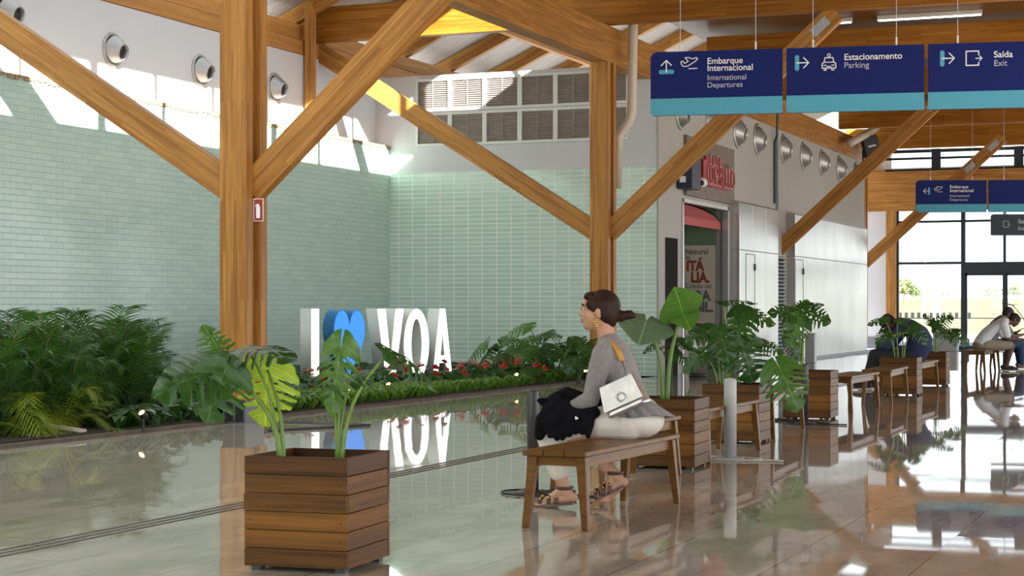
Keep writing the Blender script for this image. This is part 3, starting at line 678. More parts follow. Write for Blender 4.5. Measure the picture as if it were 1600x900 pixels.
# ---------------------------------------------------------------- hanging signs
def stroke(pts, w_, closed=False):        # outline strips as little quads
    out = []
    n = len(pts); rng = range(n if closed else n - 1)
    for i in rng:
        a, b = Vector((*pts[i], 0)), Vector((*pts[(i + 1) % n], 0)); d_ = (b - a).normalized(); q = Vector((-d_.y, d_.x, 0)) * w_ / 2; a2 = a - d_ * w_ * .3; b2_ = b + d_ * w_ * .3
        out.append([tuple((a2 + q)[:2]), tuple((b2_ + q)[:2]), tuple((b2_ - q)[:2]), tuple((a2 - q)[:2])])
    return out
def strips(polys, name, mat, parent, mtx, dz=.004):
    m = MB()
    for lp in polys:
        n = len(lp); m.add([(p[0], p[1], 0) for p in lp] + [(p[0], p[1], dz) for p in lp], [tuple(range(n)), tuple(range(2 * n - 1, n - 1, -1))] + [(i, (i + 1) % n, n + (i + 1) % n, n + i) for i in range(n)])
    return m.build(name, mat, parent, mtx=mtx)
def rot2(pts, a, c): return [(c[0] + p[0] * math.cos(a) - p[1] * math.sin(a), c[1] + p[0] * math.sin(a) + p[1] * math.cos(a)) for p in pts]
def arrow(r, x, z, ang, D):               # pill behind, arrow through it; ang 0 = up
    bar_ = rrect(-.10, -.055, .10, .0, .0274, 5)
    shape2d([rot2(bar_, ang, (x, z))], .003, 'arrow_bar', 'cyan', r, TR(0, -D - .002, 0) @ FACE_CAM)
    st = stroke(rot2([(0, -.03), (0, .115)], ang, (x, z)), .014) + stroke(rot2([(-.065, .055), (0, .118), (.065, .055)], ang, (x, z)), .014)
    strips(st, 'arrow', 'letter', r, TR(0, -D - .007, 0) @ FACE_CAM)
def plane_icon(r, x, z, D, mat='letter'):
    pl = [(-.11, .025), (-.085, .035), (-.06, .005), (-.015, .03), (-.055, .075), (-.02, .08), (.045, .06), (.09, .075), (.105, .06), (.08, .03), (-.02, -.03), (-.07, -.035), (-.095, -.02)]
    strips(stroke([(x + p[0], z + p[1]) for p in pl], .011, True) + stroke([(x - .01, z - .065), (x + .10, z - .062)], .011), 'plane_icon', mat, r, TR(0, -D - .006, 0) @ FACE_CAM)
def car_icon(r, x, z, D):
    st = stroke([(x + a, z + b) for a, b in ((-.085, -.055), (-.085, .0), (-.06, .02), (-.05, .075), (.05, .075), (.06, .02), (.085, .0), (.085, -.055))], .013, True) + stroke([(x - .06, z + .018), (x + .06, z + .018)], .011)
    st += stroke([(x - .06, z - .055), (x - .06, z - .082), (x - .035, z - .082), (x - .035, z - .055)], .011, True) + stroke([(x + .035, z - .055), (x + .035, z - .082), (x + .06, z - .082), (x + .06, z - .055)], .011, True)
    st += stroke([(x - .065, z - .02), (x - .035, z - .02)], .011) + stroke([(x + .035, z - .02), (x + .065, z - .02)], .011) + stroke([(x - .025, z - .035), (x + .025, z - .035)], .011)
    st += stroke([(x + .018 * math.cos(i * PI / 4), z + .108 + .018 * math.sin(i * PI / 4)) for i in range(8)], .010, True)
    strips(st, 'taxi_icon', 'letter', r, TR(0, -D - .006, 0) @ FACE_CAM)
def exit_icon(r, x, z, D, mat='letter'):
    st = stroke([(x + .065, z + .045), (x + .065, z + .09), (x - .085, z + .09), (x - .085, z - .085), (x + .065, z - .085), (x + .065, z - .05)], .014) + stroke([(x + .03, z), (x + .10, z)], .011) + stroke([(x + .075, z + .03), (x + .105, z), (x + .075, z - .03)], .011)
    strips(st, 'exit_icon', mat, r, TR(0, -D - .006, 0) @ FACE_CAM)
def sign(loc, rz, W, H, band, boardm, label, first, content, wires, last=False, grp='hanging direction signs', top=6.99):
    r = empty('hanging_sign', loc, rz, label, 'sign', grp); D = .03
    q = .09
    out = rrect(0, 0, W, H, q, 8, (0, 1, 1, 0) if first else (0, 0, 0, 0))
    if first: # small radius below, larger above
        out = [(W, H)] + [(q + q * math.cos(R(90 + 90 * i / 8)), H - q + q * math.sin(R(90 + 90 * i / 8))) for i in range(9)] + [(.04 + .04 * math.cos(R(180 + 90 * i / 6)), .04 + .04 * math.sin(R(180 + 90 * i / 6))) for i in range(7)] + [(W, 0)]
    shape2d([out], 2 * D, 'board', boardm, r, TR(0, D, 0) @ FACE_CAM)
    if band:
        bo = ([(.04 + .04 * math.cos(R(180 + 90 * i / 6)), .04 + .04 * math.sin(R(180 + 90 * i / 6))) for i in range(7)] + [(W, 0), (W, .215), (0, .215)]) if first else [(0, 0), (W, 0), (W, .215), (0, .215)]
        shape2d([bo], .003, 'band', 'cyan', r, TR(0, -D, 0) @ FACE_CAM)
    content(r, D)
    for wx in wires:
        MB().tube([(wx, 0, H + .03), (wx, 0, top - loc[2])], .0045, 6).build('wire', 'galv', r)
        MB().tube([(wx, 0, H - .01), (wx, 0, H + .10)], .012, 8).build('clamp', 'white', r)
    return r
def T(r, D, body, x, z, size, bold, mat='letter', sx=1.0): text(body, size, 'lettering', mat, r, TR(x, -D - .004, z) @ FACE_CAM, .002, bold, sx)
A12 = TH - R(12)
a3 = Vector((math.cos(A12), math.sin(A12), 0)); P0 = cw(3.47, 22.7, 3.748)
def c1(r, D):
    arrow(r, .205, .585, 0, D); plane_icon(r, .50, .655, D)
    T(r, D, 'Embarque', .725, .645, .112, .0010); T(r, D, 'Internacional', .725, .555, .112, .0010); T(r, D, 'International', .725, .437, .098, 0, 'letter_dim'); T(r, D, 'Departures', .725, .343, .098, 0, 'letter_dim')
def c2(r, D):
    arrow(r, .16, .625, -PI / 2, D); car_icon(r, .53, .605, D); T(r, D, 'Estacionamento', .715, .645, .112, .0010); T(r, D, 'Parking', .715, .545, .105, 0, 'letter_dim')
def c3(r, D):
    arrow(r, .20, .63, -PI / 2, D); exit_icon(r, .545, .62, D); T(r, D, 'Saída', .79, .625, .112, .0010); T(r, D, 'Exit', .79, .52, .105, 0, 'letter_dim')
sign(P0 + a3 * -1.721, A12, 1.68, .815, 1, 'navy', 'big navy hanging sign with departures arrow and plane symbol, left of the row', True, c1, (.38, 1.34))
sign(P0 + a3 * .008, A12, 1.70, .815, 1, 'navy', 'big navy hanging sign reading Estacionamento Parking with taxi symbol', False, c2, (.33, 1.36))
sign(P0 + a3 * 1.753, A12, 1.70, .815, 1, 'navy', 'big navy hanging sign reading Saída Exit at the right edge of the photo', False, c3, (.36, 1.36))
A5 = TH - R(4); a3 = Vector((math.cos(A5), math.sin(A5), 0)); P0 = cw((1431 - 800) / FPX * 47, 47, 3.78)
def c4(r, D):
    arrow(r, .31, .56, PI / 2, D); plane_icon(r, .58, .60, D)
    T(r, D, 'Embarque', .87, .63, .118, .0010); T(r, D, 'Internacional', .87, .53, .118, .0010); T(r, D, 'International', .87, .40, .10, 0, 'letter_dim'); T(r, D, 'Departures', .87, .30, .10, 0, 'letter_dim')
sign(P0, A5, 1.82, .84, 1, 'navy', 'small far blue hanging sign with departures arrow pointing left', True, c4, (.38, 1.46))
sign(P0 + a3 * 1.87, A5, 1.82, .84, 1, 'navy', 'small far blue hanging sign with no writing at the right edge', False, lambda r, D: None, (.40, 1.4))
P0 = cw((1548 - 800) / FPX * 53, 53, 3.42)
def c5(r, D): exit_icon(r, .45, .33, D, 'letter_dim'); T(r, D, 'Saída', .80, .36, .17, .002, 'letter_dim'); T(r, D, 'Exit', .80, .16, .15, 0, 'letter_dim')
sign(P0, TH, 1.7, .63, 0, 'sign_grey', 'slate grey hanging exit sign in front of the far glass doors', True, c5, (.4, 1.3))

# ---------------------------------------------------------------- planting bed
struct(MB().b2(XT, -10.42, -4, 31.2, -.2, .05).build('ground_bed', 'soil'))
kk = MB()
for a, b in ((-4, YC[0] - .3), (YC[0] + .3, YC[1] - .3), (YC[1] + .3, 31.3)): kk.b2(-10.42, -10.28, a, b, -.15, .035)
kk.b2(XT, -10.42, 31.2, 31.3, -.15, .035); kk.b2(-10.48, -10.42, YC[0] - .3, YC[0] + .3, -.1, .035); kk.b2(-10.48, -10.42, YC[1] - .3, YC[1] + .3, -.1, .035)
struct(kk.build('kerb_bed', 'kerb'))
for yy in YC[:2]: struct(MB().b2(-10.42, -10.28, yy - .3, yy + .3, -.2, 0).build('floor_plinth', 'kerb'))
struct(MB().b2(XT, -9.92, 31.3, YB, -.2, 0).build('floor_beside_bed', 'floor'))
# illuminated letters
LA = TH + R(40); ca, sa = math.cos(R(40)), math.sin(R(40))
def lpos(s, off=0): return cw(-3.084 + ca * s, 27.5 + sa * s, .12)
def ellp(cx, cy, rx, ry, n=40): return [(cx + rx * math.cos(2 * PI * i / n), cy + ry * math.sin(2 * PI * i / n)) for i in range(n)]
def heart(wd, h, n=48):
    out = []
    for i in range(n):
        t = 2 * PI * i / n; x = 16 * math.sin(t) ** 3; y_ = 13 * math.cos(t) - 5 * math.cos(2 * t) - 2 * math.cos(3 * t) - math.cos(4 * t)
        out.append((wd / 2 + x / 32 * wd, (y_ + 17) / 29.2 * h))
    return out
LH = 1.15
def off_loops(kind, W, i):                # outline, inset by i
    if kind == 'I': return [[(i, i), (W - i, i), (W - i, LH - i), (i, LH - i)]]
    if kind == 'V': s = .17; return [[(i, LH - i), (W / 2 - s / 2 + i * .3, i), (W / 2 + s / 2 - i * .3, i), (W - i, LH - i), (W - s + i, LH - i), (W / 2, .34 - i * 1.5), (s - i, LH - i)]]
    if kind == 'O': return [ellp(W / 2, LH / 2, W / 2 - i, LH / 2 - i), ellp(W / 2, LH / 2, W / 2 - .155 + i, LH / 2 - .17 + i)[::-1]]
    if kind == 'A': s = .115; return [[(i, i), (s - i, i), (s + .035 - i, .26 + i), (W - s - .035 + i, .26 + i), (W - s + i, i), (W - i, i), (W / 2 + s / 2 - i * .3, LH - i), (W / 2 - s / 2 + i * .3, LH - i)], [(s + .052, .39 - i), (W / 2, .76), (W - s - .052, .39 - i)]]
for kind, s0, W, lb in (('I', 0.0, .153, 'white lit capital letter I standing in the planting bed'), ('V', 1.242, .53, 'white lit capital letter V, right of the blue heart'), ('O', 1.768, .51, 'white lit capital letter O between the V and the A'), ('A', 2.34, .42, 'white lit capital letter A at the right end of the letters')):
    r = empty('illuminated_letter', lpos(s0), LA, lb, 'letter sign', 'illuminated letters')
    shape2d(off_loops(kind, W, 0), .30, 'body', 'white', r, TR(0, .30, 0) @ FACE_CAM)
    shape2d(off_loops(kind, W, .008), .006, 'lit_face', 'lit_white', r, TR(0, 0, 0) @ FACE_CAM)
    MB().b2(W * .25, W * .75, .05, .25, -.1, .02).build('base', 'galv', r)
r = empty('illuminated_heart', lpos(.415), LA, 'blue lit heart between the white letters I and V', 'letter sign', 'illuminated letters')
shape2d([heart(.60, LH)], .30, 'body', 'blue_side', r, TR(0, .30, 0) @ FACE_CAM)
shape2d([[(.30 + (x - .30) * .96, LH * .5 + (y_ - LH * .5) * .97) for x, y_ in heart(.60, LH)]], .006, 'lit_face', 'lit_blue', r, FACE_CAM)
MB().b2(.2, .4, .05, .25, -.1, .06).build('base', 'galv', r)

# ---------------------------------------------------------------- leaves and plants
def monstera_mesh(L, W, n, seed, droop=.25, fold=.25, split=.36):
    r_ = random.Random(seed); m = MB(); m.open = True
    rows, S = n * 14, 12; back = .24
    def hw(t): return W / 2 * max(.015, math.sin(PI * min(1, t) ** .60)) ** .72
    for side in (-1, 1):
        gaps = [(.15 + .72 * k / n + r_.uniform(-.02, .02), .030 + .020 * r_.random(), split + r_.uniform(-.08, .18)) for k in range(1, n)]
        holes = [(c + .36 / n, .014 + .008 * r_.random(), .16, .30) for c, g, s in gaps[:-1] if r_.random() < .8]
        lobes = [.06] + [c for c, g, s in gaps] + [1.0]
        idx = {}
        for i in range(rows + 1):
            t = i / rows; y0 = -back * L + t * (1 + back) * L
            k = max(0, min(len(lobes) - 2, sum(1 for c in lobes[1:-1] if c < t)))
            f = (t - lobes[k]) / (lobes[k + 1] - lobes[k]); cut = 1 - .20 * abs(2 * f - 1) ** 2.5 if 0 <= f <= 1 else .8
            if k == len(lobes) - 2: cut = 1 - .20 * max(0, 1 - 2 * f) ** 2.5
            for j in range(S + 1):
                s = j / S; x0 = max(0, -y0) * .10; x = x0 + s * max(.001, hw(t) * cut - x0)
                y = y0 + (s ** 1.5) * L * (.20 * (1 - t) + .03) * min(1, t * 4) - (.08 * L * s if t < .12 else 0)
                z = -droop * L * max(0, y / L) ** 2 - fold * (x / (W / 2)) ** 2 * W * .5 + .025 * L * math.cos(2 * PI * f) * s * s + .01 * L * math.sin(7 * t * PI + side)
                idx[i, j] = len(m.v); m.v.append((side * x, y, z))
        for i in range(rows):
            tm = (i + .5) / rows
            for j in range(S):
                sm_ = (j + .5) / S
                if any(sm_ > sp_ and abs(tm - c) < g * (.35 + .65 * (sm_ - sp_) / (1 - sp_)) for c, g, sp_ in gaps): continue
                if any(abs(tm - c) < g and a0 < sm_ < a1 for c, g, a0, a1 in holes): continue
                q = (idx[i, j], idx[i, j + 1], idx[i + 1, j + 1], idx[i + 1, j]); m.f.append(q if side > 0 else q[::-1])
    # midrib
    return m
def heart_mesh(L, W, droop=.2, fold=.2):
    m = MB(); m.open = True; rows, S = 16, 5
    for side in (-1, 1):
        idx = {}
        for i in range(rows + 1):
            t = i / rows; y0 = -.3 * L + t * 1.3 * L; wd = W / 2 * max(.01, math.sin(PI * t ** .6)) ** .8
            for j in range(S + 1):
                s = j / S; x0 = max(0, -y0) * .18; x = x0 + s * max(.001, wd - x0); y = y0 + .06 * L * s * (1 - t)
                idx[i, j] = len(m.v); m.v.append((side * x, y, -droop * L * max(0, y / L) ** 2 - fold * (x / W * 2) ** 2 * W * .5 + .01 * L * math.sin(20 * t) * s))
        for i in range(rows):
            for j in range(S):
                q = (idx[i, j], idx[i, j + 1], idx[i + 1, j + 1], idx[i + 1, j]); m.f.append(q if side > 0 else q[::-1])
    return m
LEAFM = {}
def leaf_proto(kind, mat, v=0):
    key = (kind, mat, v)
    if key not in LEAFM:
        if kind == 'monstera': mb = monstera_mesh(1, 1.05 + .1 * (v % 3 - 1), 5 + v % 2, v + 11, .18 + .1 * (v % 3), .18 + .12 * (v % 2))
        else: mb = heart_mesh(1, .85, .2, .15)
        o = mb.build('leaf', mat, None, True); me = o.data; bpy.data.objects.remove(o); LEAFM[key] = me
    return LEAFM[key]
def put_leaf(parent, base, tip, nrm, mat, v=0, kind='monstera', wide=1.0, name='leaf'):
    base, tip = Vector(base), Vector(tip); y = tip - base; L = y.length; y = y.normalized(); z = Vector(nrm); z = (z - y * z.dot(y)).normalized(); x = y.cross(z)
    o = bpy.data.objects.new(name, leaf_proto(kind, mat, v)); COL.objects.link(o); o.parent = parent
    m = Matrix((x, y, z)).transposed().to_4x4() @ Matrix.Diagonal((L * wide, L, L, 1)); m.translation = base; o.matrix_local = m; return o
def stem(parent, a, b, r0, r1, mat='stem', bow=.06):
    a, b = Vector(a), Vector(b); L = (b - a).length; pts = []
    for i in range(9):
        t = i / 8; p = a.lerp(b, t); p += Vector((0, 0, 1)) * math.sin(PI * t) * L * bow + (Vector((b.x - a.x, b.y - a.y, 0)) * -.25 * math.sin(PI * t)); pts.append(p)
    return MB().tube(pts, [r0 + (r1 - r0) * i / 8 for i in range(9)], 8).build('stem', mat, parent, True)
TOCAM = Vector((ST, -CT, .0))
def plant_px(name, label, root, Y, soilz, leaves, cat='plant', group=None):
    """leaves: (base px, base py, base dY, tip px, tip py, tip dY, up-weight, material, variant, kind, width, stem base px, stem base py, radius)"""
    r = empty(name, root, 0, label, cat, group); r0 = Vector(root)
    for bx, by, bd, tx, ty, td, upw, mat, v, kind, wide, sx_, sy_, rad in leaves:
        b = C(bx, by, Y + bd) - r0; t = C(tx, ty, Y + td) - r0
        n = TOCAM * (1 - upw) + Vector((0, 0, 1)) * upw
        put_leaf(r, b, t, n, mat, v, kind, wide)
        if sx_ is not None:
            s = C(sx_, sy_, Y + .0) - r0; s.z = soilz - r0.z - .03
            stem(r, s, b, rad, rad * .55, 'stem')
    return r
def plant_random(name, label, root, n, H, L, seed, mats=('leaf', 'leaf', 'leaf_mid'), cat='plant', group=None, spread=.5, bias=None, stemm='stem_d'):
    r_ = random.Random(seed); r = empty(name, root, 0, label, cat, group)
    for k in range(n):
        a = 2 * PI * (k * .382 + r_.uniform(-.06, .06)); h = H * r_.uniform(.5, 1.0); rd = spread * H * r_.uniform(.4, 1.0)
        b = Vector((math.cos(a) * rd, math.sin(a) * rd, h)); l = L * r_.uniform(.75, 1.15)
        d_ = Vector((math.cos(a), math.sin(a), r_.uniform(-.9, .05))).normalized()
        nn = Vector((math.cos(a) * .5, math.sin(a) * .5, 1)) + TOCAM * .5
        put_leaf(r, b, b + d_ * l, nn, r_.choice(mats), r_.randrange(6))
        stem(r, (r_.uniform(-.04, .04), r_.uniform(-.04, .04), -.03), b, .011 * H + .002, .007 * H + .001, stemm)
    return r
# palms in the bed
def palm_proto(seed, H, n, yellow):
    r_ = random.Random(seed); r = empty('palm', (0, 0, 0))
    for k in range(n):
        a = 2 * PI * (k * .382 + r_.uniform(-.05, .05)); el = r_.uniform(.35, 1.0) if k % 4 else 1.12; L = H * r_.uniform(.8, 1.15); m = MB(); m.open = True
        pts = []
        for i in range(15):
            t = i / 14; out = L * (.15 + .75 * (1 - el * .6)) * t ** 1.25; z = L * (el * 1.05 * math.sin(t * PI * .5) - .55 * t ** 3 * (1.3 - el))
            pts.append(Vector((math.cos(a) * out, math.sin(a) * out, max(.02, z))))
        for i in range(3, 15):
            p = pts[i]; d_ = (pts[i] - pts[i - 1]).normalized(); sd = d_.cross(Vector((0, 0, 1))); sd = sd.normalized() if sd.length > .01 else Vector((1, 0, 0)); upv = sd.cross(d_)
            for sgn in (-1, 1):
                for q_ in (0, .5):
                    ll = L * .30 * math.sin(PI * min(1, (i + q_ - 1) / 15)) ** .6 + .03
                    dr_ = (sd * sgn + d_ * .75 + upv * .12 + Vector((0, 0, -.15))).normalized(); b = p - d_ * q_ * (pts[i] - pts[i - 1]).length
                    e = b + dr_ * ll - Vector((0, 0, ll * .22)); mid = b.lerp(e, .45) + Vector((0, 0, ll * .05)); wv = d_ * .0085 * H / .9
                    m.add([b - wv * .5, b + wv * .5, mid + wv, e, mid - wv], [(0, 1, 2, 4), (4, 2, 3)])
        low = el < .75
        m.build('frond', 'palm_y' if (yellow and low) else 'palm', r)
        MB().tube(pts, [.009] * 4 + [.006] * 6 + [.003] * 5, 5).build('frond_stem', 'palm_y' if yellow and low else 'stem_d', r)
    return r
protos = [palm_proto(1, .95, 15, False), palm_proto(2, .85, 14, False), palm_proto(3, .68, 13, True), palm_proto(4, .85, 14, True)]
used = [False] * 4; r_ = random.Random(11)
spots = []
for px, back, kind in [(-40, .55, 2), (5, .5, 2), (35, .5, 2), (70, .55, 2), (98, .5, 2), (118, .55, 2), (-10, .75, 3), (20, .7, 3), (45, .85, 3), (95, .8, 3), (140, .75, 2), (160, .95, 1), (-50, 1.3, 0), (-15, 1.35, 1), (25, 1.3, 0), (60, 1.35, 1), (95, 1.25, 0), (128, 1.3, 1), (160, 1.35, 0), (190, 1.25, 1), (205, .95, 1), (225, 1.5, 0),
                       (-110, .8, 3), (-150, .6, 2), (-95, 1.4, 0), (-140, 1.5, 1), (-100, 2.1, 0), (-180, 1.2, 0), (-30, 2.0, 1), (10, 2.1, 0), (50, 2.0, 0), (90, 2.1, 0), (125, 2.05, 0), (160, 2.0, 0), (190, 2.0, 0), (220, 2.2, 1), (-5, 2.8, 0), (70, 2.8, 0), (140, 2.8, 0), (205, 2.8, 0)]:
    x = -10.45 - back; p = PX(px, 600, x); spots.append((Vector((x, p.y, .04)), kind, back))
for p, kind, back in spots:
    o = protos[kind] if not used[kind] else copy_tree(protos[kind]); used[kind] = True
    o.location = p; o.rotation_euler.z = r_.uniform(0, 6.28); o.scale = (r_.uniform(.9, 1.1),) * 3
    lb = ('feathery dark green palm at the back of the left planting bed' if back > 1.7 else 'feathery dark green palm in the middle of the left planting bed') if kind < 2 else 'low yellow green palm along the kerb at the left'
    tag(o, lb, 'plant', 'dark green palms in the bed' if kind < 2 else 'yellow green palms by the kerb')
    o['group'] = {'feathery dark green palm at the back of the left planting bed': 'back palms', 'feathery dark green palm in the middle of the left planting bed': 'middle palms'}.get(lb, 'yellow green palms by the kerb')
# ground cover
def cover(name, x0, x1, y0, y1, n, h, ws, mat, seed, label):
    r_ = random.Random(seed); m = MB(); m.open = True
    for k in range(n):
        c = Vector((r_.uniform(x0, x1), r_.uniform(y0, y1), .04))
        for j in range(r_.randint(4, 7)):
            a = r_.uniform(0, 2 * PI); l = h * r_.uniform(.6, 1.3); u_ = Vector((math.cos(a), math.sin(a), 0)); s_ = Vector((-u_.y, u_.x, 0)) * ws * l
            b = c + u_ * .02; mid = b + u_ * l * .45 + Vector((0, 0, l * .75)); e = b + u_ * l * .95 + Vector((0, 0, l * .65 * r_.uniform(.3, 1.1)))
            m.add([b - s_ * .3, b + s_ * .3, mid + s_, e, mid - s_], [(0, 1, 2, 4), (4, 2, 3)])
    o = m.build(name, mat); tag(o, label, 'ground cover', None, 'stuff'); return o
cover('ground_cover', -11.5, -10.45, 17.9, 31.1, 2600, .18, .10, 'cover', 5, 'low grassy green ground cover along the kerb of the planting bed')
cover('ground_cover', -12.6, -10.46, 15.5, 20.5, 260, .20, .26, 'leaf', 6, 'broad leaved dark ground cover around the foot of the foremost column')
cover('ground_cover', -15.3, -11.5, 18.5, 31.0, 700, .24, .24, 'leaf', 8, 'dark leafy ground cover behind the letters')
# anthuriums with red flowers
def anth(seed, nf, H):
    r_ = random.Random(seed); r = empty('anthurium', (0, 0, 0))
    for k in range(8):
        a = 2 * PI * k / 8 + r_.uniform(-.3, .3); h = H * r_.uniform(.35, .7); b = Vector((math.cos(a) * H * .3, math.sin(a) * H * .3, h))
        put_leaf(r, b, b + Vector((math.cos(a), math.sin(a), -.6)).normalized() * .2, (math.cos(a) * .4, math.sin(a) * .4, 1), 'leaf', 0, 'heart'); stem(r, (0, 0, -.03), b, .007, .005, 'stem_d')
    for k in range(nf):
        a = 2 * PI * (k * .382) + r_.uniform(-.4, .4) - 1.2; h = H * r_.uniform(.75, 1.05); b = Vector((math.cos(a) * H * .28, math.sin(a) * H * .28, h)); d_ = Vector((math.cos(a), math.sin(a), r_.uniform(-.3, .5))).normalized()
        put_leaf(r, b, b + d_ * .115, TOCAM * .9 + Vector((0, 0, .8)), 'spathe', 0, 'heart', 1.0, 'flower'); stem(r, (0, 0, -.03), b, .006, .004, 'stem_d')
        MB().tube([b, b + d_ * .03 + Vector((0, 0, .03)), b + d_ * .04 + Vector((0, 0, .055))], [.006, .006, .003], 6).build('spadix', 'spadix', r, True)
    return r
ap = [anth(1, 3, .42), anth(2, 2, .36), anth(3, 4, .40)]; used = [False] * 3
aspots = [(432, 23.4, 0), (472, 24.2, 2), (488, 24.8, 1), (520, 25.0, 0), (548, 25.4, 2), (604, 26.0, 1), (622, 26.6, 0), (648, 26.3, 2), (668, 26.8, 1), (690, 27.0, 0), (712, 27.2, 1), (735, 27.6, 2), (752, 28.2, 1), (772, 28.2, 0), (800, 28.8, 2), (822, 28.9, 0), (838, 29.2, 1)]
for i, (px, Y, kind) in enumerate(aspots):
    o = ap[kind] if not used[kind] else copy_tree(ap[kind]); used[kind] = True
    p = cw((px - 800) / FPX * Y, Y, .04); o.location = p; o.rotation_euler.z = r_.uniform(-.6, .6)
    pos = 'left of the letter I' if px < 480 else 'in front of the letter I and the heart' if px < 580 else 'in front of the letters V and O' if px < 675 else 'in front of and just past the letter A' if px < 760 else 'in front of the monsteras at the right end of the bed'
    tag(o, 'red flowered anthurium ' + pos, 'plant', 'anthuriums ' + pos)
# monsteras at the right end of the bed
for i, (px, Y, n, H, L, lb) in enumerate(((775, 29.3, 6, .78, .42, 'monstera at the left end of the bed monsteras, one leaf reaching toward the letter A'), (815, 30.3, 7, .85, .42, 'monstera in the bed, second from the letters'), (850, 30.0, 8, .95, .46, 'tallest monstera in the bed, topmost leaf above the others'),
                                          (885, 30.8, 8, .80, .44, 'monstera in the bed just left of the seated woman'), (905, 29.8, 7, .62, .40, 'low monstera at the kerb beside the seated woman'), (930, 31.2, 7, .72, .42, 'monstera in the bed behind the seated woman'))):
    plant_random('monstera', lb, cw((px - 800) / FPX * Y, Y, .04), n, H, L, 40 + i, ('leaf', 'leaf', 'leaf_mid'), 'plant', 'monsteras at the right end of the bed', .45)
# small warm garden lamps
for i, (px, py, Y, lb) in enumerate(((224, 674, 18.25, 'small glowing garden lamp at the kerb left of the foremost column'), (462, 640, 22.4, 'small glowing garden lamp left of the letter I'), (548, 630, 23.5, 'small glowing garden lamp below the blue heart'), (608, 612, 25.0, 'small glowing garden lamp below the letter V'),
                                  (740, 601, 28.0, 'small glowing garden lamp right of the letter A'), (808, 595, 28.6, 'small glowing garden lamp among the red flowers'), (916, 588, 30.4, 'small glowing garden lamp beside the seated woman'))):
    p = cw((px - 800) / FPX * Y, Y, .05); g = empty('garden_lamp', p, 0, lb, 'lamp', 'garden lamps')
    MB().tube([(0, 0, -.03), (0, 0, .10)], .012, 8).build('spike', 'black', g); mt = Matrix.Rotation(R(50), 3, 'X')
    MB().lathe([(0, -.05), (.035, -.05), (.042, .05), (.036, .05), (.036, .03), (0, .03)], 14, (0, 0, .14), mt).build('housing', 'black', g, True)
    MB().lathe([(0, .03), (.034, .03), (.034, .034), (0, .036)], 14, (0, 0, .14), mt).build('lens', 'lamp', g)
tag(MB().box((0, 0, 0), (.5, .1, .03), Matrix.Rotation(R(6), 3, 'Y')).build('stray_plank', 'cream', bevel=.005), 'pale strip of wood lying on the soil by the kerb at the left', 'plank').location = PX(98, 683, -10.75) * Vector((1, 1, 0)) if False else (PX(98, 683, -10.75).x, PX(98, 683, -10.75).y, .09)

# ---------------------------------------------------------------- planters
PW, PH = .545, .559
def planter_proto():
    r = empty('wooden_planter', (0, 0, 0)); h = PH - .022; bh = h / 6; q = PW / 2
    b = MB(); rr = random.Random(5)
    for sy in (-1, 1):
        b = MB()
        for k in range(6):
            z0 = .022 + k * bh; e_ = rr.uniform(-.002, .003); g = .003
            b.box((e_, sy * (q - .012) + rr.uniform(-.001, .001), z0 + bh / 2), (PW, .024, bh - g))
        b.build('front_boards' if sy < 0 else 'back_boards', 'planter', r, bevel=.003)
    s_ = MB()
    for k in range(6):
        z0 = .022 + k * bh; s_.box((0, 0, z0 + bh / 2), (PW - .05, .024, bh - .003))
    for sx in (-1, 1):
        o = s_.build('side_boards', 'planter', r, bevel=.003, mtx=TR(sx * (q - .012), 0, 0) @ Matrix.Rotation(PI / 2, 4, 'Z'))
    sc = MB()
    for sx in (-1, 1):
        for sy in (-1, 1):
            for k in range(6): sc.lathe([(.0, -.002), (.005, -.002), (.005, .0005), (0, .0005)], 8, (sx * (q - .03), sy * q, .022 + (k + .5) * bh), Matrix.Rotation(PI / 2, 3, 'X'))
    sc.build('screws', 'black', r)
    MB().b2(-q + .02, q - .02, -q + .02, q - .02, .04, PH - .045).build('soil', 'gravel', r)
    for sx in (-1, 1):
        for sy in (-1, 1): MB().box((sx * (q - .05), sy * (q - .06), .011), (.05, .05, .022)).build('foot', 'black', r)
    return r
pp = planter_proto()
PL = [((541.5, 898.6), 3.5, 'foremost slatted wooden planter at the bottom left, holding a split leaf monstera'), ((1085, 735), 3, 'slatted wooden planter right behind the seated woman, holding heart shaped leaves'), ((1185.5, 694), 2, 'third slatted wooden planter from the front, behind the light grey post'),
      ((1297.5, 657), 2, 'fourth slatted wooden planter from the front, with the dark charging post before it'), ((1432.5, 619), 1, 'slatted wooden planter in front of the man in the navy top'), ((1478, 604), 1, 'slatted wooden planter just behind the man in the navy top'), ((1652, 590), 1, 'farthest slatted planter at the right edge, beside the two men')]
pc = []
for i, ((px, py), rz, lb) in enumerate(PL):
    o = pp if i == 0 else copy_tree(pp); c = G(px, py); m = Matrix.Rotation(R(rz), 3, 'Z'); o.location = c - m @ Vector((PW / 2, -PW / 2, 0)); o.rotation_euler.z = R(rz)
    tag(o, lb, 'planter', 'slatted wooden planters'); pc.append(o.location.copy())
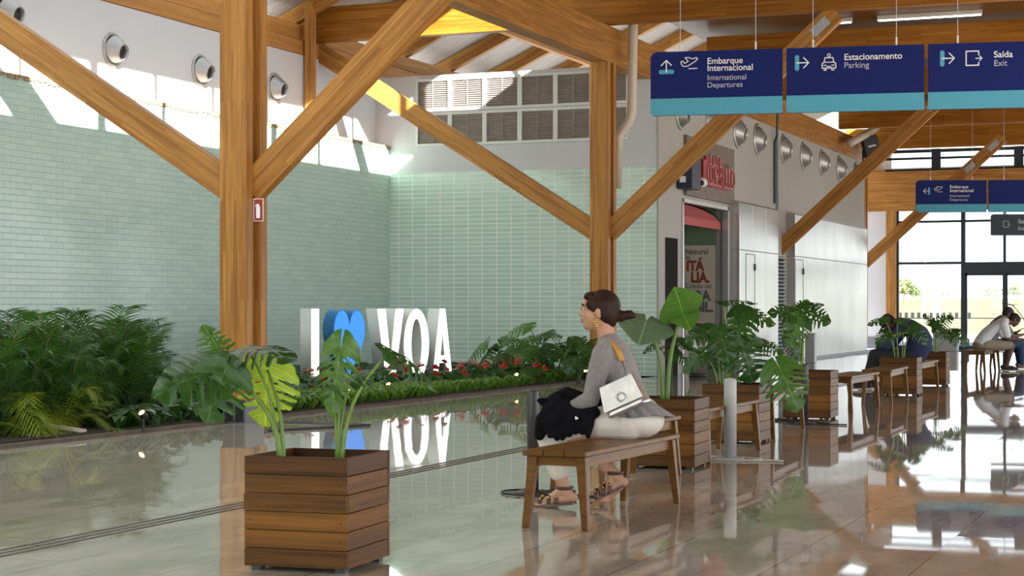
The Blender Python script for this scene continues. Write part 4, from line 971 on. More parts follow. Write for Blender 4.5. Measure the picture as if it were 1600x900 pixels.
# ---------------------------------------------------------------- benches
def bench_proto(L=1.66, W=.40, H=.455):
    r = empty('wooden_bench', (0, 0, 0)); q = W / 2
    b = MB(); n = 3; bw = W / n
    for k in range(n): b.b2(-q + k * bw + .002, -q + (k + 1) * bw - .002, -L / 2, L / 2, H - .032, H)
    b.build('seat', 'bench', r, bevel=.006)
    ap_ = MB()
    o = MB().b2(-L / 2 + .08, L / 2 - .08, -.012, .012, H - .10, H - .033)
    for sx in (-1, 1): o.build('apron', 'bench', r, bevel=.003, mtx=TR(sx * (q - .055), 0, 0) @ Matrix.Rotation(PI / 2, 4, 'Z'))
    o = MB().b2(-q + .05, q - .05, -.012, .012, H - .09, H - .033)
    for sy in (-1, 1): o.build('end_rail', 'bench', r, bevel=.003, mtx=TR(0, sy * (L / 2 - .075), 0))
    for sx in (-1, 1):
        for sy in (-1, 1):
            tx, ty = sx * (q - .05), sy * (L / 2 - .07); bx, by = sx * (q - .012), sy * (L / 2 - .03); a, c = .030, .019
            lo = [(bx - c, by - c, 0), (bx + c, by - c, 0), (bx + c, by + c, 0), (bx - c, by + c, 0)]; hi = [(tx - a, ty - a, H - .034), (tx + a, ty - a, H - .034), (tx + a, ty + a, H - .034), (tx - a, ty + a, H - .034)]
            MB().hexa(lo, hi).build('leg', 'bench', r, bevel=.005)
    return r
bp_ = bench_proto(); bc = []
BN = [((.58, 11.08), 24.3, 'wooden bench the woman sits on, nearest the camera'), ((.78, 13.07), 24.0, 'wooden bench directly behind the seated woman, up to the next planter'), ((1.745, 15.5), 22.5, 'wooden bench between the second and third planters, behind the light grey post'),
      ((2.64, 18.3), 19.5, 'wooden bench between the third and fourth planters, under a hanging monstera leaf'), ((4.24, 22.45), 23, 'wooden bench just past the fourth planter, first of the two empty benches'), ((5.14, 24.65), 20, 'wooden bench right before the planter of the man in navy'),
      ((6.28, 27.75), 22, 'wooden bench the man in the navy top sits on'), ((9.28, 35.5), 22, 'far wooden bench the man in the white shirt sits on'), ((10.1, 37.5), 22, 'far wooden bench the man with the cap sits on')]
for i, ((X, Y), ang, lb) in enumerate(BN):
    o = bp_ if i == 0 else copy_tree(bp_); o.location = cw(X, Y, 0); o.rotation_euler.z = TH - R(ang); tag(o, lb, 'bench', 'wooden benches'); bc.append(o.location.copy())
# ---------------------------------------------------------------- charging posts with cables
def post(px, Y, h, rr_, mat, label, cmat, flat=False, seed=0, br=.12):
    r = empty('charging_post', cw((px - 800) / FPX * Y, Y, 0), 0, label, 'post', 'charging posts')
    MB().lathe([(0, 0.02), (rr_, .02), (rr_, h - rr_ * .6), (rr_ * .9, h - rr_ * .25), (rr_ * .6, h - .006), (0, h)] if not flat else [(0, .02), (rr_, .02), (rr_, h - .01), (rr_ * .92, h), (0, h)], 20).build('body', mat, r, True)
    MB().lathe([(0, 0), (br, 0), (br, .014), (br * .88, .02), (0, .022)], 24).build('base', mat, r, True)
    q = random.Random(seed); pts = []
    c = MB(); cx = [(.12, -.02, .03), (.2, -.1, .012), (.27, -.02, .010), (.2, .09, .010), (.08, .12, .01), (-.06, .16, .01), (-.2, .06, .01), (-.19, -.1, .01), (-.05, -.2, .01), (.14, -.19, .01), (.36, -.1, .01), (.5, -.14, .01)]
    P_ = [Vector(a) * 1.0 for a in cx]; out = []
    for i in range(len(P_) - 1):
        for j in range(6):
            t = j / 6; p0, p1, p2, p3 = P_[max(0, i - 1)], P_[i], P_[i + 1], P_[min(len(P_) - 1, i + 2)]
            out.append(.5 * ((2 * p1) + (p2 - p0) * t + (2 * p0 - 5 * p1 + 4 * p2 - p3) * t * t + (3 * p1 - p0 - 3 * p2 + p3) * t ** 3))
    c.tube(out, .008, 6).build('cable', cmat, r, True); return r
post(832.5, 12.35, .713, .041, 'post_dark', 'dark charging post with a loose cable, left of the seated woman', 'cable', True)
post(1141, 15.15, .69, .053, 'post_light', 'light grey rounded charging post before the third planter', 'white_cable')
post(1258, 19.75, .67, .036, 'post_dark', 'dark charging post in front of the fourth planter', 'cable')
post(1201, 20.4, .66, .04, 'post_dark', 'dark charging post half hidden behind the third planter', 'cable')
# ---------------------------------------------------------------- plants in the planters
Y1 = 8.87
plant_px('monstera', 'large split leaf monstera in the foremost planter', (pc[0].x, pc[0].y, PH - .045), Y1, PH - .045, [
    # bx, by, bd, tx, ty, td, up, mat, v, kind, wide, stem px, py, r
    (345, 574, .02, 240, 606, -.16, .50, 'leaf', 0, 'monstera', 1.15, 441, 712, .017),
    (352, 578, -.04, 318, 655, -.10, .30, 'leaf', 4, 'monstera', 1.25, None, 0, 0),
    (350, 560, .10, 318, 502, .20, .55, 'leaf_mid', 3, 'monstera', .9, None, 0, 0),
    (386, 545, .05, 455, 540, -.12, .72, 'leaf', 1, 'monstera', 1.0, 436, 712, .010),
    (418, 578, .10, 410, 668, .10, .12, 'leaf_lime', 2, 'monstera', 1.02, 444, 712, .012),
    (532, 545, -.02, 517, 645, -.10, .28, 'leaf_mid', 3, 'monstera', .72, 528, 712, .014),
    (548, 590, .05, 603, 565, -.02, .62, 'leaf', 1, 'monstera', .75, 530, 712, .010),
    (612, 548, .0, 696, 584, .06, .70, 'leaf', 5, 'monstera', .50, 533, 712, .013),
    (520, 612, -.05, 508, 645, -.02, .35, 'leaf_mid', 2, 'monstera', .8, 526, 712, .008)], 'plant')
Y2 = 14.42
plant_px('elephant_ear', 'plant with big heart shaped leaves in the planter behind the seated woman', (pc[1].x, pc[1].y, PH - .045), Y2, PH - .045, [
    (1010, 500, .0, 1000, 530, -.25, .25, 'leaf_grey', 0, 'heart', 1.9, 1037, 621, .02),
    (1067, 490, .0, 1058, 455, -.2, .2, 'leaf_mid', 0, 'heart', 1.7, 1042, 621, .022),
    (1066, 486, .02, 1078, 510, -.15, .3, 'leaf_mid', 0, 'heart', 1.5, None, 0, 0),
    (1022, 505, .05, 1046, 502, .1, .85, 'leaf', 0, 'heart', .9, 1034, 621, .012)], 'plant')
Y3 = 17.15
plant_px('monstera', 'bushy monstera with many dark leaves in the third planter', (pc[2].x, pc[2].y, PH - .045), Y3, PH - .045, [
    (1130, 470, .0, 1182, 466, -.1, .85, 'leaf', 0, 'monstera', .9, 1140, 603, .013),
    (1160, 484, .05, 1212, 496, -.05, .6, 'leaf', 1, 'monstera', 1.0, 1146, 603, .012),
    (1162, 490, .0, 1150, 535, -.2, .5, 'leaf', 2, 'monstera', .9, 1138, 603, .011),
    (1125, 520, -.05, 1140, 562, -.2, .35, 'leaf', 3, 'monstera', 1.3, 1130, 603, .012),
    (1110, 515, .0, 1072, 528, -.1, .5, 'leaf', 4, 'monstera', 1.0, 1126, 603, .011),
    (1160, 540, -.1, 1178, 592, -.2, .25, 'leaf', 5, 'monstera', 1.3, 1140, 603, .011),
    (1158, 508, .05, 1172, 540, .0, .2, 'leaf_lime', 3, 'monstera', .9, 1144, 603, .010),
    (1190, 535, .05, 1225, 545, -.05, .6, 'leaf', 1, 'monstera', 1.0, 1148, 603, .010),
    (1098, 552, .05, 1066, 575, .0, .5, 'leaf', 2, 'monstera', .8, 1122, 603, .009),
    (1218, 575, -.25, 1248, 632, -.45, .2, 'leaf_mid', 5, 'monstera', 1.0, 1150, 603, .008),
    (1140, 545, .15, 1120, 580, .15, .3, 'leaf', 0, 'monstera', 1.1, 1134, 603, .010)], 'plant')
Y4 = 20.75
plant_px('monstera', 'monstera on a thick green stem in the fourth planter', (pc[3].x, pc[3].y, PH - .045), Y4, PH - .045, [
    (1256, 485, .0, 1298, 500, -.1, .4, 'leaf', 3, 'monstera', 1.25, 1254, 583, .018),
    (1245, 485, .05, 1262, 466, .1, .6, 'leaf_mid', 0, 'monstera', 1.2, 1252, 583, .014),
    (1240, 490, .0, 1207, 480, -.1, .5, 'leaf', 2, 'monstera', 1.0, 1252, 583, .012),
    (1248, 500, -.05, 1236, 540, -.15, .3, 'leaf_mid', 4, 'monstera', 1.1, None, 0, 0),
    (1235, 525, .0, 1252, 560, -.1, .4, 'leaf', 1, 'monstera', .8, 1253, 583, .010),
    (1268, 478, .1, 1285, 470, .1, .7, 'leaf', 5, 'monstera', 1.3, None, 0, 0)], 'plant')
Y5 = 26.4
plant_px('monstera', 'sparse monstera in front of the man in the navy top', (pc[4].x, pc[4].y, PH - .045), Y5, PH - .045, [
    (1382, 498, .0, 1356, 504, -.1, .7, 'leaf_mid', 0, 'monstera', .9, 1398, 561, .011),
    (1386, 520, .0, 1370, 536, -.1, .5, 'leaf', 1, 'monstera', 1.0, 1398, 561, .010),
    (1402, 502, .0, 1420, 494, .0, .7, 'leaf_mid', 2, 'monstera', 1.0, 1402, 561, .010),
    (1398, 522, -.1, 1418, 516, -.2, .8, 'leaf_lime', 3, 'monstera', 1.0, 1404, 561, .009),
    (1428, 512, .0, 1452, 534, -.1, .5, 'leaf', 4, 'monstera', 1.0, 1412, 561, .010),
    (1412, 510, .1, 1432, 518, .05, .6, 'leaf', 5, 'monstera', .9, 1410, 561, .009)], 'plant')
Y6 = 29.6
plant_px('monstera', 'dark monstera behind the man in the navy top, against the far glass', (pc[5].x, pc[5].y, PH - .045), Y6, PH - .045, [
    (1462, 506, .0, 1488, 490, .0, .5, 'leaf', 1, 'monstera', 1.0, 1462, 552, .012),
    (1464, 512, .0, 1482, 528, -.1, .3, 'leaf', 3, 'monstera', 1.1, 1462, 552, .011),
    (1492, 522, .0, 1512, 536, -.1, .35, 'leaf', 5, 'monstera', 1.2, 1464, 552, .010),
    (1456, 505, .1, 1444, 490, .1, .5, 'leaf', 0, 'monstera', 1.0, 1460, 552, .010),
    (1480, 518, .05, 1500, 508, .05, .7, 'leaf', 2, 'monstera', .9, 1462, 552, .009)], 'plant')
plant_px('plant', 'thin plant with a curved reddish stem and dark leaf at the right edge', (pc[6].x, pc[6].y, PH - .045), 33.2, PH - .045, [
    (1581, 476, .0, 1564, 470, -.1, .8, 'leaf', 0, 'heart', .7, 1612, 545, .012),
    (1581, 476, .0, 1592, 473, -.1, .85, 'leaf', 0, 'heart', .6, None, 0, 0),
    (1612, 480, .0, 1630, 500, .0, .5, 'leaf', 1, 'monstera', 1.0, 1616, 545, .012)], 'plant')
plant_random('monstera', 'dark monstera low behind the heart shaped leaves, at the end of the bed', cw((1046 - 800) / FPX * 31.6, 31.6, .0), 6, .75, .36, 77, ('leaf',), 'plant', None, .35)
# bins and boxes
b_ = empty('waste_bin', G(1091, 589), 0, 'round stainless waste bin with a dark domed lid beside the kiosk', 'bin')
MB().lathe([(0, .03), (.165, .03), (.165, .86), (0, .86)], 28).build('body', 'steel', b_, True); MB().lathe([(0, 0), (.17, 0), (.17, .05), (0, .05)], 28).build('base_ring', 'black', b_, True); MB().lathe([(.172, .84), (.172, .90), (.14, .97), (.06, 1.0), (0, 1.0)], 28).build('lid', 'black', b_, True)
b_ = empty('utility_box', G(1267, 567), R(0), 'small grey utility box standing before the long clad box', 'box')
MB().b2(-.11, .11, -.13, .13, 0, .68).build('body', 'post_light', b_, bevel=.01); MB().b2(-.12, .12, -.14, .14, .68, .70).build('lid', 'white', b_, bevel=.004); MB().b2(-.09, .09, -.134, -.128, .06, .62).build('front_door', 'post_light', b_)
b_ = empty('utility_box', G(1478, 549) , 0, 'small grey box behind the far monstera planter', 'box')
MB().b2(-.35, .35, -.2, .2, 0, .55).build('body', 'post_light', b_, bevel=.02); MB().b2(-.37, .37, -.22, .22, .55, .58).build('lid', 'white', b_, bevel=.01)
hr = empty('hoop_rail', G(1492, 548), 0, 'low thin metal hoop rail before the far glass wall', 'rail')
MB().tube([(-.5, 0, 0), (-.5, 0, .38), (.35, 0, .38), (.4, 0, .34), (.4, 0, 0)], .02, 8).build('hoop', 'dark_metal', hr)
for sx in (-.5, .4): MB().lathe([(0, 0), (.05, 0), (.05, .01), (0, .01)], 12, (sx, 0, 0)).build('foot', 'dark_metal', hr)
# ---------------------------------------------------------------- people
SK1 = plain('skin', (.50, .27, .17), .5, var=.05); SK2 = plain('dark skin', (.10, .05, .033), .5, var=.06)
HAIR = plain('dark brown hair', (.026, .012, .007), .6, var=.3, scale=40, Specular_IOR_Level=.2)
def knit(name, c):
    t = NT(name); v = t.obj(); wv = t.n('TexWave', i_Vector=v, i_Scale=26.0, i_Distortion=1.0, bands_direction='X'); f = t.noise(v, 60, 3)
    t.set(Base_Color=t.ramp(f, (.3, tuple(x * .85 for x in c)), (.7, tuple(min(1, x * 1.12) for x in c))), Roughness=.85, Sheen_Weight=.2); t.bump(wv.outputs['Fac'], .25, .004); return t.m
def V3(*a): return Vector(a)
def interp(pts, n):
    out = []
    for i in range(n + 1):
        t = i / n * (len(pts) - 1); k = min(int(t), len(pts) - 2); f = t - k; out.append(tuple(a + (b - a) * f for a, b in zip(pts[k], pts[k + 1])))
    return out
def trunk(mb, spine, infl=0):             # (y, z, half width, half depth) chain, leaning in the y-z plane
    for y, z, rx, ry in interp(spine, 26): mb.ell((0, y, z), (rx + infl, ry + infl, .055 + infl), 16, 8)
def hand(mb, wrist, d, palm_n, size=1.0, curl=.6):
    wrist = Vector(wrist); d = Vector(d).normalized(); n = Vector(palm_n); n = (n - d * n.dot(d)).normalized(); s = d.cross(n); k = size
    mt = Matrix((s, d, n)).transposed(); mb.ell(wrist + d * .045 * k, (.036 * k, .05 * k, .016 * k), 12, 8, mt)
    for i, (off, ln) in enumerate(((-.028, .068), (-.010, .078), (.009, .074), (.026, .058))):
        p = wrist + d * .085 * k + s * off * k; dd = d.copy()
        for j in range(3):
            dd = (dd + n * curl * (.5 if j else .25)).normalized(); q = p + dd * ln * k * (.42, .33, .25)[j]; mb.capsule(p, (.0085 - .0007 * j) * k, q, (.008 - .0008 * j) * k, 8); p = q
    p = wrist + d * .025 * k - s * .03 * k; q = p + (d * .7 - s * .6 + n * .35).normalized() * .035 * k; mb.capsule(p, .011 * k, q, .0095 * k, 8); mb.capsule(q, .0095 * k, q + (d + n * .5).normalized() * .03 * k, .008 * k, 8)
def head(mb, c, mt, fem=True):
    def E(p, r): mb.ell(Vector(c) + mt @ Vector(p), r, 16, 12, mt)
    E((0, -.012, .022), (.073, .092, .088)); E((0, .022, -.03), (.060, .066, .072)); E((0, .040, -.072), (.040, .044, .034)); E((0, .066, -.090), (.018, .015, .014))
    E((0, .070, .040), (.052, .022, .028)); E((0, .088, -.002), (.009, .014, .026)); E((0, .099, -.020), (.013, .013, .011)); E((0, .083, -.049), (.022, .012, .007)); E((0, .081, -.060), (.019, .012, .007))
    for s in (-1, 1):
        E((s * .040, .062, -.022), (.020, .020, .020)); E((s * .073, -.012, -.008), (.010, .022, .032)); E((s * .012, .087, -.022), (.008, .010, .008))
def face_bits(parent, c, mt, eye='black'):
    for s in (-1, 1):
        q = Vector(c) + mt @ Vector((s * .030, .079, .012)); MB().ell(q, (.011, .007, .0055), 10, 8, mt).build('eye', 'letter', parent, True); MB().ell(Vector(c) + mt @ Vector((s * .030, .086, .012)), (.006, .004, .006), 8, 6, mt).build('iris', 'black', parent, True)
        MB().tube([Vector(c) + mt @ Vector(p) for p in ((s * .015, .090, .030), (s * .032, .088, .036), (s * .050, .074, .030))], .004, 6).build('eyebrow', HAIR, parent, True)
    m = MB().ell(Vector(c) + mt @ Vector((0, .087, -.048)), (.021, .011, .005), 10, 8, mt); m.ell(Vector(c) + mt @ Vector((0, .085, -.059)), (.018, .011, .006), 10, 8, mt); m.build('lips', plain('lips', (.36, .12, .10), .4), parent, True)
def foot(mb, ankle, toe, r=1.0, heel=True):
    a, t = Vector(ankle), Vector(toe); d = (t - a); d.z = 0; d = d.normalized(); h = a - d * .045 + V3(0, 0, -.04)
    mb.capsule(a, .036 * r, h, .030 * r); mb.capsule(h, .030 * r, t - d * .07 + V3(0, 0, .012), .030 * r); mb.capsule(a, .034 * r, t - d * .08 + V3(0, 0, .02), .028 * r); s = d.cross(V3(0, 0, 1))
    for i, o in enumerate((-.030, -.014, .001, .015, .028)): mb.capsule(t - d * .08 + s * o * .7, .018 * r, t - d * (.0 + abs(o + .02) * .5) + s * o + V3(0, 0, -.006), .010 * r, 8)

# --- the woman on the nearest bench (local: +y ahead, +x her right, z up)
WS = 1.17
wl_ = cw(.745, 11.42, 0)
W_ = empty('person', wl_, R(90), 'woman in grey knit top and white trousers sitting on the nearest bench, facing left', 'person', None, WS)
sp_ = [(-.015, .455, .165, .12), (-.01, .53, .155, .115), (.015, .62, .125, .09), (.05, .72, .135, .09), (.085, .80, .150, .092), (.10, .865, .125, .075), (.115, .91, .06, .055)]
HM = Matrix.Rotation(R(10), 3, 'Z') @ Matrix.Rotation(R(2), 3, 'X'); HCN = V3(0, .175, 1.075)
LS, LE, LW = V3(-.165, .095, .850), V3(-.185, .155, .60), V3(-.13, .335, .545)
RS, RE, RW = V3(.165, .095, .850), V3(.17, .20, .61), V3(.09, .36, .545)
LK, LA_, LT = V3(-.11, .43, .40), V3(-.10, .335, .10), V3(-.10, .50, .022)
RK, RA_, RT = V3(.10, .40, .40), V3(.08, .105, .175), V3(.075, .235, .035)
b = MB(); trunk(b, sp_); head(b, HCN, HM)
b.limb((V3(0, .115, .90), .055), (V3(0, .135, .965), .048), (V3(0, .15, 1.02), .047))
for S_, E_, Wr in ((LS, LE, LW), (RS, RE, RW)): b.limb((S_, .045), (E_, .035), (Wr, .024))
hand(b, LW, V3(.1, .85, -.35), V3(.3, -.2, -1), .95, .5); hand(b, RW, V3(-.35, .85, -.3), V3(-.3, -.2, -1), .95, .5)
for K_, A_, T_, s in ((LK, LA_, LT, -1), (RK, RA_, RT, 1)):
    b.limb((V3(s * .09, .03, .455), .085), (K_, .055), (K_.lerp(A_, .35), .052), (A_, .034)); 
foot(b, LA_, LT); foot(b, RA_, RT)
blob(b, 'body', SK1, W_, .0055, 4)
face_bits(W_, HCN, HM)
h = MB()
def HE(p, r, rot=None): h.ell(HCN + HM @ Vector(p), r, 16, 12, HM if rot is None else HM @ rot)
HE((0, -.026, .032), (.083, .096, .090)); HE((0, .040, .078), (.058, .046, .030)); HE((0, -.055, -.015), (.074, .062, .065)); HE((0, -.07, -.05), (.045, .035, .04))
for s in (-1, 1): HE((s * .068, .020, .035), (.018, .042, .036)); HE((s * .066, -.03, -.005), (.016, .03, .03))
HE((0, -.125, -.022), (.032, .035, .032)); h.limb((HCN + HM @ V3(0, -.13, -.02), .026), (HCN + HM @ V3(.0, -.172, -.012), .026), (HCN + HM @ V3(0, -.195, -.018), .015))
blob(h, 'hair', HAIR, W_, .006, 3)
for s in (-1, 1):
    e = MB()
    for q in ((0, 0, 0), (.0, .009, -.009), (0, -.009, -.009), (0, .006, -.021), (0, -.006, -.023), (0, 0, -.034)): e.ell(HCN + HM @ (V3(s * .080, -.005, -.046) + Vector(q)), .0068, 8, 6)
    e.build('earring', 'gold', W_, True)
SWT = knit('grey knit', (.23, .215, .215))
s_ = MB(); trunk(s_, [(-.01, .57, .148, .112), (.012, .63, .128, .096), (.045, .72, .140, .098), (.08, .80, .155, .102), (.098, .862, .128, .083), (.112, .905, .068, .060)], .006)
for S_, E_, Wr in ((LS, LE, LW), (RS, RE, RW)): s_.limb((S_, .058), (S_.lerp(E_, .5), .055), (E_, .047), (E_.lerp(Wr, .85), .036))
s_.limb((V3(-.07, .10, .885), .045), (LS, .055)); s_.limb((V3(.07, .10, .885), .045), (RS, .055))
blob(s_, 'sweater', SWT, W_, .008, 5)
# flared rib hem
hm = MB(); hm.open = True; n = 96; rings = ((.60, .140, .106, .0, 0), (.565, .166, .134, -.02, .006), (.505, .195, .175, -.07, .014))
for z, rx, ry, yo, wv in rings:
    for k in range(n):
        a = 2 * PI * k / n; q = 1 + wv * 4 * math.sin(k * 2 * PI / n * 16); front = max(0, math.sin(a)); hm.v.append((rx * q * math.cos(a), yo + ry * q * math.sin(a), z + .045 * front + .012 * math.sin(a * 2)))
for i in range(2):
    for k in range(n): hm.f.append((i * n + k, i * n + (k + 1) % n, (i + 1) * n + (k + 1) % n, (i + 1) * n + k))
o = hm.build('sweater_hem', SWT, W_, True); q = o.modifiers.new('s', 'SOLIDIFY'); q.thickness = .006
t = MB(); t.ell((0, -.045, .485), (.185, .150, .105), 18, 12); t.ell((0, -.04, .53), (.165, .125, .09), 18, 12)
for K_, A_, s, e_ in ((LK, LA_, -1, .66), (RK, RA_, 1, .62)):
    t.limb((V3(s * .095, -.02, .478), .105), (V3(s * .10, .2, .465), .088), (K_, .068), (K_.lerp(A_, .3), .064), (K_.lerp(A_, e_), .060))
blob(t, 'trousers', plain('white trousers', (.68, .65, .58), .7, var=.03), W_, .009, 5)
SAN = plain('metallic brown leather', (.10, .055, .04), .35, .4)
for A_, T_ in ((LA_, LT), (RA_, RT)):
    d = (T_ - A_); d.z = 0; d.normalize(); sd = d.cross(V3(0, 0, 1)); hl = A_ - d * .055 + V3(0, 0, -.078)
    sm = MB(); bot = []
    for i in range(9):
        f = i / 8; c = hl.lerp(T_ + d * .012 + V3(0, 0, -.028), f); c.z += -.0 + (.012 * (1 - f) if A_.z > .12 else 0); wd = .030 + .014 * math.sin(PI * min(1, f * .9 + .1)) - (.012 if f > .95 else 0); bot.append((c, wd))
    vs = []
    for c, wd in bot: vs += [c - sd * wd, c + sd * wd, c + sd * wd + V3(0, 0, .016), c - sd * wd + V3(0, 0, .016)]
    fs = [(0, 1, 2, 3), (32, 35, 34, 33)]
    for i in range(8):
        for k in range(4): fs.append((4 * i + k, 4 * i + (k + 1) % 4, 4 * i + 4 + (k + 1) % 4, 4 * i + 4 + k))
    sm.add(vs, fs); san = empty('sandal', (0, 0, 0)); san.parent = W_; sm.build('sole', SAN, san)
    st = MB(); studs = MB()
    for f, hgt, r_x in ((.42, .052, .042), (.62, .046, .044), (.85, .032, .044)):
        c = hl.lerp(T_, f); pts = []
        for i in range(11):
            a = PI * i / 10; p_ = c + sd * math.cos(a) * r_x + V3(0, 0, math.sin(a) * (hgt + (.02 if A_.z > .12 else 0)) + .0); pts.append(p_)
        st.tube(pts, .011, 6, True, .5)
        for p_ in pts[2:9:2]: studs.ell(p_ + V3(0, 0, .008), .006, 8, 6)
    pts = [A_ + Vector((0, 0, .01)) + (d * math.cos(2 * PI * i / 16) + sd * math.sin(2 * PI * i / 16)) * .043 for i in range(17)]; st.tube(pts, .011, 6, True, .5); pts2 = [A_ + d * .035, hl.lerp(T_, .5) + V3(0, 0, .06)]; st.tube(pts2, .010, 6)
    st.tube([A_ - d * .05 + V3(0, 0, -.0), hl + V3(0, 0, .01)], .012, 6)
    st.build('straps', SAN, san, True); studs.build('studs', 'gold', san, True)
# black jacket on her lap: folded, heavy cloth
j = MB(); rr = random.Random(4)
j.limb((V3(-.14, .20, .55), .05), (V3(-.14, .34, .55), .065), (V3(-.17, .43, .48), .05), (V3(-.185, .45, .40), .03))
j.limb((V3(.05, .16, .54), .05), (V3(.06, .34, .54), .06), (V3(.04, .45, .47), .05))
for k in range(22):
    j.ell((rr.uniform(-.17, .10), rr.uniform(.16, .42), rr.uniform(.50, .575)), (rr.uniform(.02, .05), rr.uniform(.05, .10), rr.uniform(.015, .04)), 12, 8, Euler((rr.uniform(-.6, .6), rr.uniform(-.6, .6), rr.uniform(0, 3))).to_matrix())
for k in range(9):
    y_ = .15 + .29 * k / 8; j.limb((V3(-.175, y_ * .9 + .02, .545), .024), (V3(-.205 - .014 * (k % 2), y_, .47), .022), (V3(-.212 + .012 * (k % 2), y_ + .012, .405 + .02 * math.sin(k)), .016))
j.limb((V3(-.13, .38, .60), .032), (V3(-.16, .30, .63), .036), (V3(-.15, .20, .60), .034), (V3(-.19, .13, .53), .03)); j.limb((V3(-.10, .40, .585), .04), (V3(.03, .40, .58), .045))
JK = empty('jacket', wl_, R(90), 'black jacket folded over the seated woman\'s lap', 'jacket', None, WS)
cl_ = plain('black cloth', (.007, .007, .009), .9, var=.4, scale=20, Specular_IOR_Level=.08)
blob(j, 'cloth', cl_, JK, .008, 3)
MB().ell((-.232, .22, .50), (.006, .012, .012), 10, 8).build('button', 'steel', JK, True); MB().ell((-.222, .40, .49), (.006, .01, .01), 10, 8).build('button', 'steel', JK, True)
MB().box((-.234, .24, .455), (.006, .11, .06)).build('pocket_flap', cl_, JK, bevel=.004)
# silver flap bag at her back
BAG = plain('crinkled silver leather', (.50, .48, .46), .32, .8, var=.12, scale=20)
bm_ = MATS['crinkled silver leather']; nt = bm_.node_tree
bgm = Matrix.Translation((-.228, -.02, .583)) @ Matrix.Rotation(R(-90), 4, 'Z') @ Matrix.Rotation(R(-6), 4, 'X') @ Matrix.Rotation(R(-24 + 0), 4, 'Y')
BG = empty('handbag', (0, 0, 0), 0, 'small silver flap handbag hanging at the seated woman\'s hip', 'bag')
BG.matrix_world = Matrix.Translation(wl_) @ Matrix.Rotation(R(90), 4, 'Z') @ Matrix.Diagonal((WS, WS, WS, 1)) @ Matrix.Translation((-.236, -.045, .625)) @ Matrix.Rotation(R(-90), 4, 'Z') @ Matrix.Rotation(R(-24), 4, 'Y') @ Matrix.Diagonal((1.12, 1.12, 1.12, 1))
# bag local: x to the right in the photo, -y... toward the camera is -y after the turn, z up
bb = MB(); bb.add([(-.10, -.035, -.075), (.10, -.035, -.075), (.115, .035, -.075), (-.115, .035, -.075), (-.085, -.012, .075), (.085, -.012, .075), (.09, .012, .075), (-.09, .012, .075)], [(3, 2, 1, 0), (4, 5, 6, 7), (0, 1, 5, 4), (1, 2, 6, 5), (2, 3, 7, 6), (3, 0, 4, 7)])
bb.build('bag_body', BAG, BG, bevel=.012)
fl_ = MB(); fl_.hexa([(-.108, -.048, -.045), (.108, -.048, -.045), (.108, -.040, -.045), (-.108, -.040, -.045)], [(-.09, -.022, .08), (.09, -.022, .08), (.09, .014, .082), (-.09, .014, .082)])
fl_.build('flap', BAG, BG, bevel=.008)
lg = MB()
for a in (0, 90): lg.tube([Vector((.0, -.046, .0)) + Matrix.Rotation(R(a), 3, 'Y') @ Vector((.012 * math.cos(2 * PI * i / 16) * 1.6, 0, .02 * math.sin(2 * PI * i / 16))) for i in range(17)], .0028, 6)
lg.tube([Vector((.022 * math.cos(2 * PI * i / 16), -.046, .022 * math.sin(2 * PI * i / 16))) for i in range(17)], .0025, 6)
lg.build('emblem', 'steel', BG, True)
inv = BG.matrix_world.inverted() @ (Matrix.Translation(wl_) @ Matrix.Rotation(R(90), 4, 'Z') @ Matrix.Diagonal((WS, WS, WS, 1)))
def S3(x, y, z): return inv @ Vector((x, y, z))
sb = MB(); pts = [S3(-.085, .125, .915), S3(-.115, .06, .905), S3(-.14, .018, .865), S3(-.155, -.012, .81)]; sb.tube(pts, .014, 8, True, .35); sb.build('strap', plain('tan strap', (.55, .30, .06), .5), BG, True)
ch = MB(); ch.tube([S3(-.155, -.012, .81), S3(-.185, -.045, .74), Vector((.08, -.0, .08))], .0035, 6); ch.build('chain', 'steel', BG, True)

